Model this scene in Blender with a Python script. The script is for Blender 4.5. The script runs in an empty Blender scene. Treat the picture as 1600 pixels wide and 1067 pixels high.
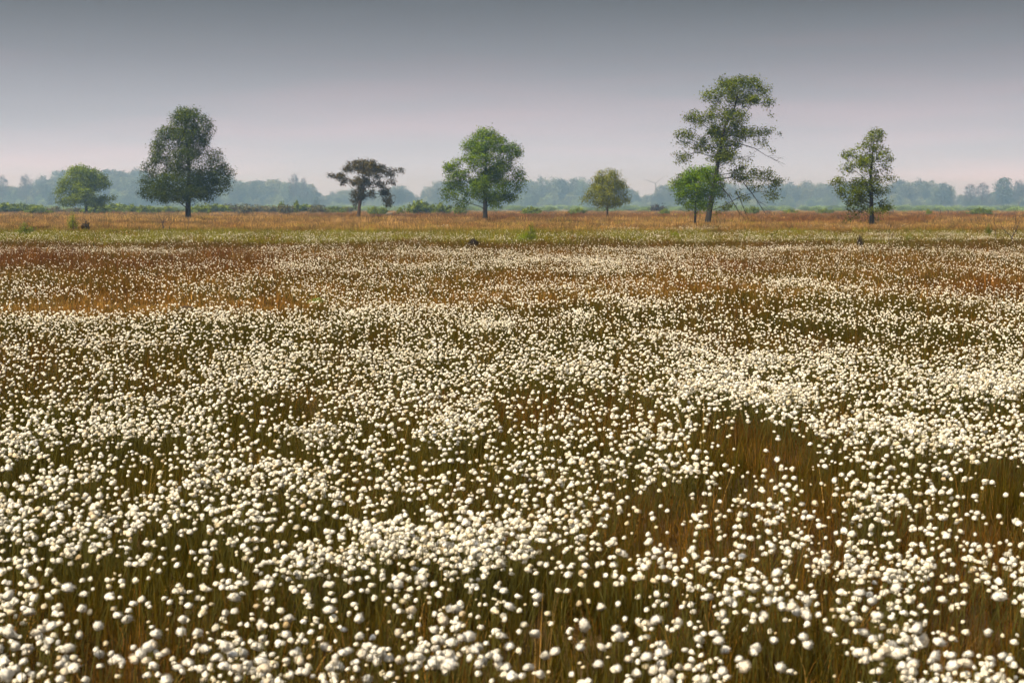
import bpy, math, random
import numpy as np
from mathutils import Vector

random.seed(7)
RNG = np.random.default_rng(11)
SC = bpy.context.scene
COL = SC.collection
R = math.radians

# ------------------------------------------------------------------ camera
CAM_H = 1.75
FPX = 2222.2          # focal length in photo pixels (50 mm on 36 mm, 1600 px wide)
HORIZON = 325.0
PITCH = math.atan((533.5 - HORIZON) / FPX)
cam_data = bpy.data.cameras.new('camera')
cam_data.lens = 50.0
cam_data.sensor_width = 36.0
cam_data.clip_start = 0.05
cam_data.clip_end = 20000
cam_data.dof.use_dof = True
cam_data.dof.focus_distance = 17.0
cam_data.dof.aperture_fstop = 6.3
cam = bpy.data.objects.new('camera', cam_data)
cam.location = (0, 0, CAM_H)
cam.rotation_euler = (R(90) - PITCH, 0, 0)
COL.objects.link(cam)
SC.camera = cam

# ------------------------------------------------------------------ light
SUN_ELEV, SUN_AZ = R(52), R(-138)    # azimuth measured from +Y (view direction) to the right
world = bpy.data.worlds.new('World')
SC.world = world
world.use_nodes = True
wn = world.node_tree
wn.nodes.clear()
def N(tree, kind, **kw):
    n = tree.nodes.new(kind)
    for k, v in kw.items():
        setattr(n, k, v)
    return n
w_out = N(wn, 'ShaderNodeOutputWorld')
w_bg = N(wn, 'ShaderNodeBackground')
sky = N(wn, 'ShaderNodeTexSky', sky_type='NISHITA')
sky.sun_disc = False
sky.sun_elevation = SUN_ELEV
sky.sun_rotation = SUN_AZ
sky.dust_density = 4.0
tc = N(wn, 'ShaderNodeTexCoord')
sep = N(wn, 'ShaderNodeSeparateXYZ')
wn.links.new(tc.outputs['Generated'], sep.inputs[0])
# cloud deck: pale band low down, dark slate rain cloud above it, the same all the way round
noise = N(wn, 'ShaderNodeTexNoise')
noise.inputs['Scale'].default_value = 2.2
noise.inputs['Detail'].default_value = 3
mapn = N(wn, 'ShaderNodeMapping')
mapn.inputs['Scale'].default_value = (1.0, 1.0, 12.0)
wn.links.new(tc.outputs['Generated'], mapn.inputs[0])
wn.links.new(mapn.outputs[0], noise.inputs['Vector'])
nm = N(wn, 'ShaderNodeMath', operation='MULTIPLY_ADD')
nm.inputs[1].default_value = 0.050
nm.inputs[2].default_value = -0.025
wn.links.new(noise.outputs['Fac'], nm.inputs[0])
add = N(wn, 'ShaderNodeMath', operation='ADD')
wn.links.new(sep.outputs['Z'], add.inputs[0])
wn.links.new(nm.outputs[0], add.inputs[1])
ramp = N(wn, 'ShaderNodeValToRGB')
els = ramp.color_ramp.elements
els[0].position = 0.0
els[0].color = (0.37, 0.37, 0.415, 1)
els[1].position = 1.0
els[1].color = (0.44, 0.47, 0.53, 1)
for p_, c_ in ((0.03, (0.320, 0.320, 0.360)), (0.056, (0.240, 0.240, 0.270)), (0.10, (0.132, 0.132, 0.148)),
               (0.143, (0.056, 0.057, 0.061)), (0.20, (0.066, 0.067, 0.072)), (0.35, (0.19, 0.197, 0.212)), (0.6, (0.345, 0.368, 0.415))):
    e = els.new(p_)
    e.color = (*c_, 1)
wn.links.new(add.outputs[0], ramp.inputs[0])
# streaks of pink light in the cloud
r2 = N(wn, 'ShaderNodeValToRGB')
r2.color_ramp.elements[0].position = 0.50
r2.color_ramp.elements[0].color = (0, 0, 0, 1)
r2.color_ramp.elements[1].position = 0.78
r2.color_ramp.elements[1].color = (0.55, 0.55, 0.55, 1)
wn.links.new(noise.outputs['Fac'], r2.inputs[0])
pink = N(wn, 'ShaderNodeMixRGB', blend_type='MULTIPLY')
pink.inputs[2].default_value = (1.5, 1.12, 1.12, 1)
wn.links.new(r2.outputs[0], pink.inputs[0])
mr_ = N(wn, 'ShaderNodeMapRange')      # layered cloud: soft lighter and darker bars
for nm_, v_ in (('From Min', 0.32), ('From Max', 0.68), ('To Min', 0.86), ('To Max', 1.14)):
    mr_.inputs[nm_].default_value = v_
wn.links.new(noise.outputs['Fac'], mr_.inputs['Value'])
bars = N(wn, 'ShaderNodeMixRGB', blend_type='MULTIPLY')
bars.inputs[0].default_value = 1
wn.links.new(ramp.outputs[0], bars.inputs[1])
wn.links.new(mr_.outputs[0], bars.inputs[2])
wn.links.new(bars.outputs[0], pink.inputs[1])
# thin share of the clear sky shining through the deck
skm = N(wn, 'ShaderNodeMixRGB', blend_type='MULTIPLY')
skm.inputs[0].default_value = 1
skm.inputs[2].default_value = (0.0022, 0.0022, 0.0022, 1)
wn.links.new(sky.outputs[0], skm.inputs[1])
sadd = N(wn, 'ShaderNodeMixRGB', blend_type='ADD')
sadd.inputs[0].default_value = 1
wn.links.new(pink.outputs[0], sadd.inputs[1])
wn.links.new(skm.outputs[0], sadd.inputs[2])
wn.links.new(sadd.outputs[0], w_bg.inputs['Color'])
w_bg.inputs['Strength'].default_value = 0.405
wn.links.new(w_bg.outputs[0], w_out.inputs['Surface'])

sun_data = bpy.data.lights.new('sun', 'SUN')
sun_data.energy = 1.5
sun_data.angle = R(11)
sun_data.color = (1.0, 0.88, 0.68)
sun = bpy.data.objects.new('sun', sun_data)
COL.objects.link(sun)
sd = Vector((math.sin(SUN_AZ) * math.cos(SUN_ELEV), math.cos(SUN_AZ) * math.cos(SUN_ELEV), math.sin(SUN_ELEV)))
sun.rotation_euler = sd.to_track_quat('Z', 'Y').to_euler()
sun.location = (0, 0, 60)

SC.view_settings.view_transform = 'Standard'
SC.view_settings.look = 'None'
SC.view_settings.gamma = 1.0
SC.view_settings.use_curve_mapping = False
SC.view_settings.exposure = 2.34
SC.render.engine = 'CYCLES'
SC.cycles.max_bounces = 4
SC.cycles.diffuse_bounces = 2
SC.cycles.transmission_bounces = 3
SC.cycles.volume_bounces = 0
SC.cycles.use_adaptive_sampling = True
SC.cycles.adaptive_threshold = 0.02
SC.cycles.use_light_tree = False
SC.cycles.use_denoising = True
try:
    SC.cycles.denoiser = 'OPENIMAGEDENOISE'
    SC.cycles.denoising_prefilter = 'ACCURATE'
except Exception:
    pass

# ------------------------------------------------------------------ helpers
CP, SP = math.cos(PITCH), math.sin(PITCH)
def at(x, y, d):
    """photo pixel -> world point on the plane Y = d"""
    u, v = (x - 800) / FPX, (533.5 - y) / FPX
    dx, dy, dz = u, CP + v * SP, -SP + v * CP
    t = d / dy
    return Vector((dx * t, d, CAM_H + dz * t))
def to_px(x, y, z):
    """world -> photo pixel (numpy), used to say which patch of the bog a plant grows in"""
    zz = z - CAM_H
    depth = y * CP - zz * SP
    up = y * SP + zz * CP
    return 800 + FPX * x / depth, 533.5 - FPX * up / depth
def ground_dist(py, z=0.0):
    v = (533.5 - py) / FPX
    return (z - CAM_H) / (-SP + v * CP) * (CP + v * SP)

_wr = np.random.default_rng(5)
_waves = [(a, k, p, am) for a, k, p, am in zip(_wr.uniform(0, 6.28, 22), np.concatenate([_wr.uniform(2.2, 6.0, 12), _wr.uniform(0.3, 0.9, 10)]),
          _wr.uniform(0, 6.28, 22), np.concatenate([np.full(12, 0.012), np.full(10, 0.022)]))]
def height(x, y):
    x = np.asarray(x, float); y = np.asarray(y, float)
    h = np.zeros_like(x + y)
    for a, k, p, am in _waves:
        h = h + am * np.sin(k * (x * math.cos(a) + y * math.sin(a)) + p)
    return h * np.clip(1 - np.hypot(x, y) / 160.0, 0, 1)
_nr = np.random.default_rng(23)
def wavenoise(scale, n=9):
    A = _nr.uniform(0, 6.28, n); K = _nr.uniform(0.5, 1.6, n) * 6.28 / scale; P = _nr.uniform(0, 6.28, n)
    def f(x, y):
        s = 0
        for a, k, p in zip(A, K, P):
            s = s + np.sin(k * (x * math.cos(a) + y * math.sin(a)) + p)
        return s / math.sqrt(n / 2)          # about unit variance
    return f

def tag(o, label=None, cat=None, group=None, kind=None):
    if label: o['label'] = label
    if cat: o['category'] = cat
    if group: o['group'] = group
    if kind: o['kind'] = kind
    return o
def link(o, parent=None):
    COL.objects.link(o)
    if parent is not None:
        o.parent = parent
    return o
def empty(name, loc, label, cat, group=None, rz=0, scale=1.0):
    o = bpy.data.objects.new(name, None)
    o.empty_display_size = 0.3
    o.location = loc
    o.rotation_euler = (0, 0, rz)
    o.scale = (scale,) * 3 if not isinstance(scale, tuple) else scale
    link(o)
    return tag(o, label, cat, group)
def mesh_np(name, verts, faces, mats, smooth=True, attrs=None, midx=None):
    """faces: list of arrays (n,3) / (n,4)"""
    me = bpy.data.meshes.new(name)
    verts = np.asarray(verts, np.float32)
    loops = np.concatenate([np.asarray(f, np.int32).ravel() for f in faces if len(f)])
    sizes = np.concatenate([np.full(len(f), np.asarray(f).shape[1], np.int32) for f in faces if len(f)])
    starts = np.concatenate([[0], np.cumsum(sizes)[:-1]]).astype(np.int32)
    me.vertices.add(len(verts)); me.loops.add(len(loops)); me.polygons.add(len(sizes))
    me.vertices.foreach_set('co', verts.ravel())
    me.loops.foreach_set('vertex_index', loops)
    me.polygons.foreach_set('loop_start', starts)
    me.polygons.foreach_set('loop_total', sizes)
    if midx is not None:
        me.polygons.foreach_set('material_index', np.asarray(midx, np.int32))
    me.polygons.foreach_set('use_smooth', np.full(len(sizes), smooth))
    for m in mats:
        me.materials.append(m)
    for k, a in (attrs or {}).items():
        at_ = me.attributes.new(k, 'FLOAT', 'POINT')
        at_.data.foreach_set('value', np.asarray(a, np.float32))
    me.update(calc_edges=True)
    return me
class Geo:
    """collects triangles and quads with a per-vertex value and a material index"""
    def __init__(s):
        s.v, s.q, s.t, s.var, s.qm, s.tm, s.n = [], [], [], [], [], [], 0
    def add(s, v, quads=None, tris=None, var=0.5, mat=0):
        v = np.asarray(v, np.float32).reshape(-1, 3)
        s.v.append(v)
        s.var.append(np.broadcast_to(np.asarray(var, np.float32), (len(v),)))
        if quads is not None and len(quads):
            q = np.asarray(quads, np.int32) + s.n; s.q.append(q); s.qm.append(np.full(len(q), mat))
        if tris is not None and len(tris):
            t = np.asarray(tris, np.int32) + s.n; s.t.append(t); s.tm.append(np.full(len(t), mat))
        s.n += len(v)
    def mesh(s, name, mats, smooth=True, normals=None):
        faces, mi = [], []
        if s.q: faces.append(np.concatenate(s.q)); mi.append(np.concatenate(s.qm))
        if s.t: faces.append(np.concatenate(s.t)); mi.append(np.concatenate(s.tm))
        me = mesh_np(name, np.concatenate(s.v), faces, mats, smooth, {'var': np.concatenate(s.var)}, np.concatenate(mi))
        if normals is not None:
            me.normals_split_custom_set_from_vertices(normals)
        return me
def obj(name, me, parent=None):
    return link(bpy.data.objects.new(name, me), parent)

def tube(geo, pts, rad, sides=5, mat=0, var=0.5, cap=True):
    pts = np.asarray(pts, float); n = len(pts)
    rad = np.broadcast_to(np.asarray(rad, float), (n,))
    tan = np.gradient(pts, axis=0)
    tan /= np.linalg.norm(tan, axis=1, keepdims=True) + 1e-9
    ref = np.array([0.31, 0.95, 0.05]) if abs(tan[0][2]) > 0.8 else np.array([0, 0, 1.0])
    a = np.cross(tan, ref); a /= np.linalg.norm(a, axis=1, keepdims=True) + 1e-9
    b = np.cross(tan, a)
    ang = np.arange(sides) * 2 * math.pi / sides
    ring = pts[:, None, :] + rad[:, None, None] * (np.cos(ang)[None, :, None] * a[:, None, :] + np.sin(ang)[None, :, None] * b[:, None, :])
    i = np.arange(n - 1)[:, None] * sides; j = np.arange(sides)[None, :]; j2 = (j + 1) % sides
    q = np.stack([i + j, i + j2, i + sides + j2, i + sides + j], -1).reshape(-1, 4)
    tr = [[(n - 1) * sides, (n - 1) * sides + k, (n - 1) * sides + k + 1] for k in range(1, sides - 1)] if cap else None
    geo.add(ring.reshape(-1, 3), q, tr, var, mat)

# ------------------------------------------------------------------ materials
def mat_new(name):
    m = bpy.data.materials.new(name); m.use_nodes = True
    m.node_tree.nodes.clear()
    return m, m.node_tree
def leafy(name, dark, light, trans=0.35, instancer=False, rough=0.6):
    """diffuse + translucent blades and leaves; 'var' per leaf picks the colour, 'tint' per clump multiplies it"""
    m, t = mat_new(name)
    out = N(t, 'ShaderNodeOutputMaterial')
    a = N(t, 'ShaderNodeAttribute', attribute_name='var')
    r = N(t, 'ShaderNodeValToRGB')
    r.color_ramp.elements[0].color = (*dark, 1); r.color_ramp.elements[1].color = (*light, 1)
    t.links.new(a.outputs['Fac'], r.inputs[0])
    col = r.outputs[0]
    if instancer:
        b = N(t, 'ShaderNodeAttribute', attribute_name='tint', attribute_type='INSTANCER')
        mx = N(t, 'ShaderNodeMixRGB', blend_type='MULTIPLY'); mx.inputs[0].default_value = 1
        t.links.new(col, mx.inputs[1]); t.links.new(b.outputs['Color'], mx.inputs[2]); col = mx.outputs[0]
    p = N(t, 'ShaderNodeBsdfDiffuse')
    tr = N(t, 'ShaderNodeBsdfTranslucent')
    ms = N(t, 'ShaderNodeMixShader'); ms.inputs[0].default_value = trans
    t.links.new(col, p.inputs['Color']); t.links.new(col, tr.inputs[0])
    t.links.new(p.outputs[0], ms.inputs[1]); t.links.new(tr.outputs[0], ms.inputs[2])
    t.links.new(ms.outputs[0], out.inputs[0])
    return m
def rough_mat(name, c1, c2, scale=6.0, rough=0.9, bump=0.4, stretch=(1, 1, 1)):
    m, t = mat_new(name)
    out = N(t, 'ShaderNodeOutputMaterial')
    p = N(t, 'ShaderNodeBsdfPrincipled')
    tcn = N(t, 'ShaderNodeTexCoord'); mp = N(t, 'ShaderNodeMapping'); mp.inputs['Scale'].default_value = stretch
    nz = N(t, 'ShaderNodeTexNoise'); nz.inputs['Scale'].default_value = scale; nz.inputs['Detail'].default_value = 8
    r = N(t, 'ShaderNodeValToRGB')
    r.color_ramp.elements[0].position = 0.3; r.color_ramp.elements[1].position = 0.7
    r.color_ramp.elements[0].color = (*c1, 1); r.color_ramp.elements[1].color = (*c2, 1)
    bp = N(t, 'ShaderNodeBump'); bp.inputs['Strength'].default_value = bump; bp.inputs['Distance'].default_value = 0.03
    t.links.new(tcn.outputs['Object'], mp.inputs[0]); t.links.new(mp.outputs[0], nz.inputs['Vector'])
    t.links.new(nz.outputs['Fac'], r.inputs[0]); t.links.new(r.outputs[0], p.inputs['Base Color'])
    t.links.new(nz.outputs['Fac'], bp.inputs['Height']); t.links.new(bp.outputs[0], p.inputs['Normal'])
    p.inputs['Roughness'].default_value = rough; p.inputs['Specular IOR Level'].default_value = 0.2
    t.links.new(p.outputs[0], out.inputs[0])
    return m
def fluff_mat(name, instancer):
    m, t = mat_new(name)
    out = N(t, 'ShaderNodeOutputMaterial')
    a = N(t, 'ShaderNodeAttribute', attribute_name='var')
    r = N(t, 'ShaderNodeValToRGB')
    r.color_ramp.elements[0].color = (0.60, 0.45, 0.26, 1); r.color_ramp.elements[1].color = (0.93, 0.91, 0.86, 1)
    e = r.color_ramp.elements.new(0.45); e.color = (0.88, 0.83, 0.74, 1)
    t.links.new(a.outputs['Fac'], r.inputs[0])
    col = r.outputs[0]
    b = N(t, 'ShaderNodeAttribute', attribute_name='tint', attribute_type='INSTANCER') if instancer else N(t, 'ShaderNodeObjectInfo')
    if instancer:
        mx = N(t, 'ShaderNodeMixRGB', blend_type='MULTIPLY'); mx.inputs[0].default_value = 1
        t.links.new(col, mx.inputs[1]); t.links.new(b.outputs['Color'], mx.inputs[2]); col = mx.outputs[0]
    else:
        rr = N(t, 'ShaderNodeValToRGB')
        rr.color_ramp.elements[0].color = (0.90, 0.80, 0.64, 1); rr.color_ramp.elements[1].color = (0.99, 0.965, 0.90, 1)
        rr.color_ramp.elements[1].position = 0.25
        t.links.new(b.outputs['Random'], rr.inputs[0])
        mx = N(t, 'ShaderNodeMixRGB', blend_type='MULTIPLY'); mx.inputs[0].default_value = 1
        t.links.new(col, mx.inputs[1]); t.links.new(rr.outputs[0], mx.inputs[2]); col = mx.outputs[0]
    d = N(t, 'ShaderNodeBsdfDiffuse'); tr = N(t, 'ShaderNodeBsdfTranslucent')
    ms = N(t, 'ShaderNodeMixShader'); ms.inputs[0].default_value = 0.36
    t.links.new(col, d.inputs[0]); t.links.new(col, tr.inputs[0])
    t.links.new(d.outputs[0], ms.inputs[1]); t.links.new(tr.outputs[0], ms.inputs[2])
    t.links.new(ms.outputs[0], out.inputs[0])
    return m

M_blade = leafy('grass_blades', (0.30, 0.31, 0.32), (1.75, 1.6, 1.35), 0.35, True)  # random blade tones; the bright warm end puts sunlit highlights into the colour
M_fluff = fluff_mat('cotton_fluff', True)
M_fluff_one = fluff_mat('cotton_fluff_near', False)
M_stem = leafy('cottongrass_stem', (0.060, 0.058, 0.012), (0.13, 0.11, 0.03), 0.2)
M_bark = rough_mat('oak_bark', (0.012, 0.010, 0.008), (0.040, 0.032, 0.026), 7, 0.95, 0.8, (1, 1, 0.25))
M_pine_bark = rough_mat('pine_bark', (0.030, 0.019, 0.014), (0.085, 0.052, 0.036), 7, 0.95, 0.8, (1, 1, 0.3))
M_dead = rough_mat('dead_wood', (0.035, 0.024, 0.02), (0.10, 0.07, 0.055), 20, 0.9, 0.5)
M_pale_wood = rough_mat('pale_wood', (0.16, 0.135, 0.10), (0.26, 0.225, 0.18), 9, 0.9, 0.4)
M_paint = rough_mat('turbine_paint', (0.20, 0.205, 0.215), (0.24, 0.245, 0.255), 2, 0.5, 0.02)

# ------------------------------------------------------------------ ground
def ground_material():
    m, t = mat_new('bog_ground')
    out = N(t, 'ShaderNodeOutputMaterial'); p = N(t, 'ShaderNodeBsdfPrincipled')
    g = N(t, 'ShaderNodeNewGeometry')
    n1 = N(t, 'ShaderNodeTexNoise'); n1.inputs['Scale'].default_value = 3.0; n1.inputs['Detail'].default_value = 4
    n2_ = N(t, 'ShaderNodeTexNoise'); n2_.inputs['Scale'].default_value = 0.06; n2_.inputs['Detail'].default_value = 3
    r1 = N(t, 'ShaderNodeValToRGB')
    r1.color_ramp.elements[0].position = 0.32; r1.color_ramp.elements[1].position = 0.72
    r1.color_ramp.elements[0].color = (0.030, 0.019, 0.009, 1); r1.color_ramp.elements[1].color = (0.125, 0.075, 0.028, 1)
    rr = N(t, 'ShaderNodeValToRGB')
    rr.color_ramp.elements[0].position = 0.35; rr.color_ramp.elements[1].position = 0.65
    rr.color_ramp.elements[0].color = (0.20, 0.12, 0.045, 1); rr.color_ramp.elements[1].color = (0.13, 0.13, 0.045, 1)
    sx = N(t, 'ShaderNodeSeparateXYZ'); mr = N(t, 'ShaderNodeMapRange')
    mr.inputs['From Min'].default_value = 60; mr.inputs['From Max'].default_value = 110
    t.links.new(g.outputs['Position'], n1.inputs['Vector']); t.links.new(g.outputs['Position'], n2_.inputs['Vector'])
    t.links.new(n1.outputs['Fac'], r1.inputs[0]); t.links.new(n2_.outputs['Fac'], rr.inputs[0])
    t.links.new(g.outputs['Position'], sx.inputs[0]); t.links.new(sx.outputs['Y'], mr.inputs['Value'])
    mx = N(t, 'ShaderNodeMixRGB'); t.links.new(mr.outputs[0], mx.inputs[0])
    t.links.new(r1.outputs[0], mx.inputs[1]); t.links.new(rr.outputs[0], mx.inputs[2])
    bp = N(t, 'ShaderNodeBump'); bp.inputs['Strength'].default_value = 0.7; bp.inputs['Distance'].default_value = 0.05
    t.links.new(n1.outputs['Fac'], bp.inputs['Height']); t.links.new(bp.outputs[0], p.inputs['Normal'])
    t.links.new(mx.outputs[0], p.inputs['Base Color']); p.inputs['Roughness'].default_value = 0.95
    p.inputs['Specular IOR Level'].default_value = 0.15
    t.links.new(p.outputs[0], out.inputs[0])
    return m
def spaced(lo, near_lo, near_hi, hi, step, n_out):
    a = np.arange(near_lo, near_hi + 1e-6, step)
    b = near_hi + (hi - near_hi) * (np.arange(1, n_out + 1) / n_out) ** 3
    c = near_lo - (near_lo - lo) * (np.arange(1, n_out + 1) / n_out) ** 3
    return np.concatenate([c[::-1], a, b])
gx = spaced(-6000, -24, 24, 6000, 0.5, 45)
gy = spaced(-300, -4, 60, 7000, 0.5, 45)
GX, GY = np.meshgrid(gx, gy)
GZ = height(GX, GY)
gv = np.stack([GX, GY, GZ], -1).reshape(-1, 3)
nx, ny = len(gx), len(gy)
ii = (np.arange(ny - 1)[:, None] * nx + np.arange(nx - 1)[None, :]).ravel()
gf = np.stack([ii, ii + 1, ii + 1 + nx, ii + nx], -1)
ground = obj('ground', mesh_np('ground', gv, [gf], [ground_material()]))
tag(ground, 'dark peaty ground of the bog under grass and cottongrass', 'ground', kind='structure')

# ------------------------------------------------------------------ instancing (only for what nobody could count)
def scatter(name, protos, pos, rot, scl, variant, tint):
    pc = bpy.data.collections.new(name + '_kinds')
    for k, me in enumerate(protos):
        pc.objects.link(bpy.data.objects.new('%s_kind_%02d' % (name, k), me))
    me = bpy.data.meshes.new(name)
    n = len(pos)
    me.vertices.add(n)
    me.vertices.foreach_set('co', np.asarray(pos, np.float32).ravel())
    a = me.attributes.new('rot', 'FLOAT_VECTOR', 'POINT'); a.data.foreach_set('vector', np.asarray(rot, np.float32).ravel())
    a = me.attributes.new('scl', 'FLOAT_VECTOR', 'POINT'); a.data.foreach_set('vector', np.asarray(scl, np.float32).ravel())
    a = me.attributes.new('variant', 'INT', 'POINT'); a.data.foreach_set('value', np.asarray(variant, np.int32))
    a = me.attributes.new('tint', 'FLOAT_COLOR', 'POINT')
    a.data.foreach_set('color', np.concatenate([np.asarray(tint, np.float32), np.ones((n, 1), np.float32)], 1).ravel())
    o = obj(name, me)
    ng = bpy.data.node_groups.new(name + '_scatter', 'GeometryNodeTree')
    ng.interface.new_socket('Geometry', in_out='INPUT', socket_type='NodeSocketGeometry')
    ng.interface.new_socket('Geometry', in_out='OUTPUT', socket_type='NodeSocketGeometry')
    gi, go = N(ng, 'NodeGroupInput'), N(ng, 'NodeGroupOutput')
    ip = N(ng, 'GeometryNodeInstanceOnPoints')
    ci = N(ng, 'GeometryNodeCollectionInfo')
    ci.inputs['Collection'].default_value = pc
    ci.inputs['Separate Children'].default_value = True
    ci.inputs['Reset Children'].default_value = True
    def named(nm, ty):
        x = N(ng, 'GeometryNodeInputNamedAttribute', data_type=ty); x.inputs['Name'].default_value = nm
        return x.outputs['Attribute']
    e2r = N(ng, 'FunctionNodeEulerToRotation')
    ng.links.new(named('rot', 'FLOAT_VECTOR'), e2r.inputs[0])
    ng.links.new(gi.outputs[0], ip.inputs['Points'])
    ng.links.new(ci.outputs[0], ip.inputs['Instance'])
    ip.inputs['Pick Instance'].default_value = True
    ng.links.new(named('variant', 'INT'), ip.inputs['Instance Index'])
    ng.links.new(e2r.outputs[0], ip.inputs['Rotation'])
    ng.links.new(named('scl', 'FLOAT_VECTOR'), ip.inputs['Scale'])
    ng.links.new(ip.outputs[0], go.inputs[0])
    md = o.modifiers.new('scatter', 'NODES'); md.node_group = ng
    return o

# ------------------------------------------------------------------ grass tufts
def tuft(n, h, spread, width, lean, seed, curl=0.5, segs=3, broken=0.0):
    r = np.random.default_rng(seed); g = Geo()
    for _ in range(n):
        a = r.uniform(0, 6.283); rr = spread * math.sqrt(r.uniform(0, 1))
        b = np.array([rr * math.cos(a), rr * math.sin(a), -0.03])
        da = a + r.normal(0, 0.9)
        L = h * r.uniform(0.5, 1.1); ln = abs(r.normal(0, lean)); w = width * r.uniform(0.6, 1.3)
        d = np.array([math.cos(da), math.sin(da), 0])
        side = np.array([-math.sin(da + r.normal(0, 0.8)), math.cos(da), 0]); side /= np.linalg.norm(side)
        bent = r.uniform(0, 1) < broken
        pts = []
        for k in range(segs + 1):
            t = k / segs
            th = ln + curl * t * t * (2.2 if bent else 1.0) * (0.4 + ln)
            p = pts[-1] + (L / segs) * (d * math.sin(th) + np.array([0, 0, math.cos(th)])) if k else b
            pts.append(p)
        v = []
        for k, p in enumerate(pts):
            ww = w * (1 - (k / segs) ** 1.6) * 0.5
            if k == segs: v.append(p)
            else: v += [p - side * ww, p + side * ww]
        q = [[2 * k, 2 * k + 1, 2 * k + 3, 2 * k + 2] for k in range(segs - 1)]
        t_ = [[2 * segs - 2, 2 * segs - 1, 2 * segs]]
        g.add(v, q, t_, r.uniform(0, 1))
    return g.mesh('grass_tuft', [M_blade], smooth=False)
near_tufts = [tuft(34, 0.34, 0.10, 0.0042, 0.16, 100 + k, 0.5) for k in range(4)] + \
             [tuft(34, 0.26, 0.13, 0.0046, 0.55, 200 + k, 1.1, 4, 0.4) for k in range(3)] + \
             [tuft(14, 0.46, 0.07, 0.0034, 0.12, 250 + k, 0.35, 4, 0.15) for k in range(2)]
mid_tufts = [tuft(46, 0.34, 0.26, 0.013, 0.25, 300 + k, 0.6, 2) for k in range(4)]
far_tufts = [tuft(70, 0.55, 0.75, 0.040, 0.16, 400 + k, 0.3, 2) for k in range(4)]

# patches of the bog, described by where they lie on the ground
n_big, n_mid, n_small, n_tint = wavenoise(9.0), wavenoise(2.6), wavenoise(0.9), wavenoise(5.0)
n_far1, n_far2 = wavenoise(60.0), wavenoise(22.0)
def blob(px, py, cx, cy, rx, ry):
    return np.exp(-(((px - cx) / rx) ** 2 + ((py - cy) / ry) ** 2))
def sstep(a, b, x):
    t = np.clip((x - a) / (b - a), 0, 1); return t * t * (3 - 2 * t)
def bare_strip(px, py):
    """the straw coloured strip with few flowers, some 20 m out"""
    return np.clip(1.25 * blob(px, py, 60, 473, 330, 13) + 0.8 * blob(px, py, 420, 466, 200, 7) + 0.65 * blob(px, py, 900, 460, 260, 9)
                   + 0.5 * blob(px, py, 1130, 452, 160, 10), 0, 1)
def red_patch(px, py):
    return np.clip(blob(px, py, 40, 405, 110, 16) + 0.95 * blob(px, py, 350, 401, 90, 12) + 0.7 * blob(px, py, 230, 418, 160, 14)
                   + 0.75 * blob(px, py, 1150, 418, 60, 12) + 0.5 * blob(px, py, 1530, 445, 80, 12) + 0.4 * blob(px, py, 1090, 450, 90, 8), 0, 1)
PAL = dict(olive=(0.058, 0.053, 0.004), brown=(0.112, 0.056, 0.008), straw=(0.40, 0.262, 0.086), red=(0.140, 0.048, 0.014),
           lime=(0.215, 0.225, 0.016), dark=(0.036, 0.025, 0.006), orange=(0.28, 0.140, 0.030), rust=(0.19, 0.086, 0.030), dim=(0.092, 0.085, 0.012),
           tan=(0.265, 0.175, 0.072))
PN = list(PAL); PV = np.array([PAL[k] for k in PN])
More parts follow.
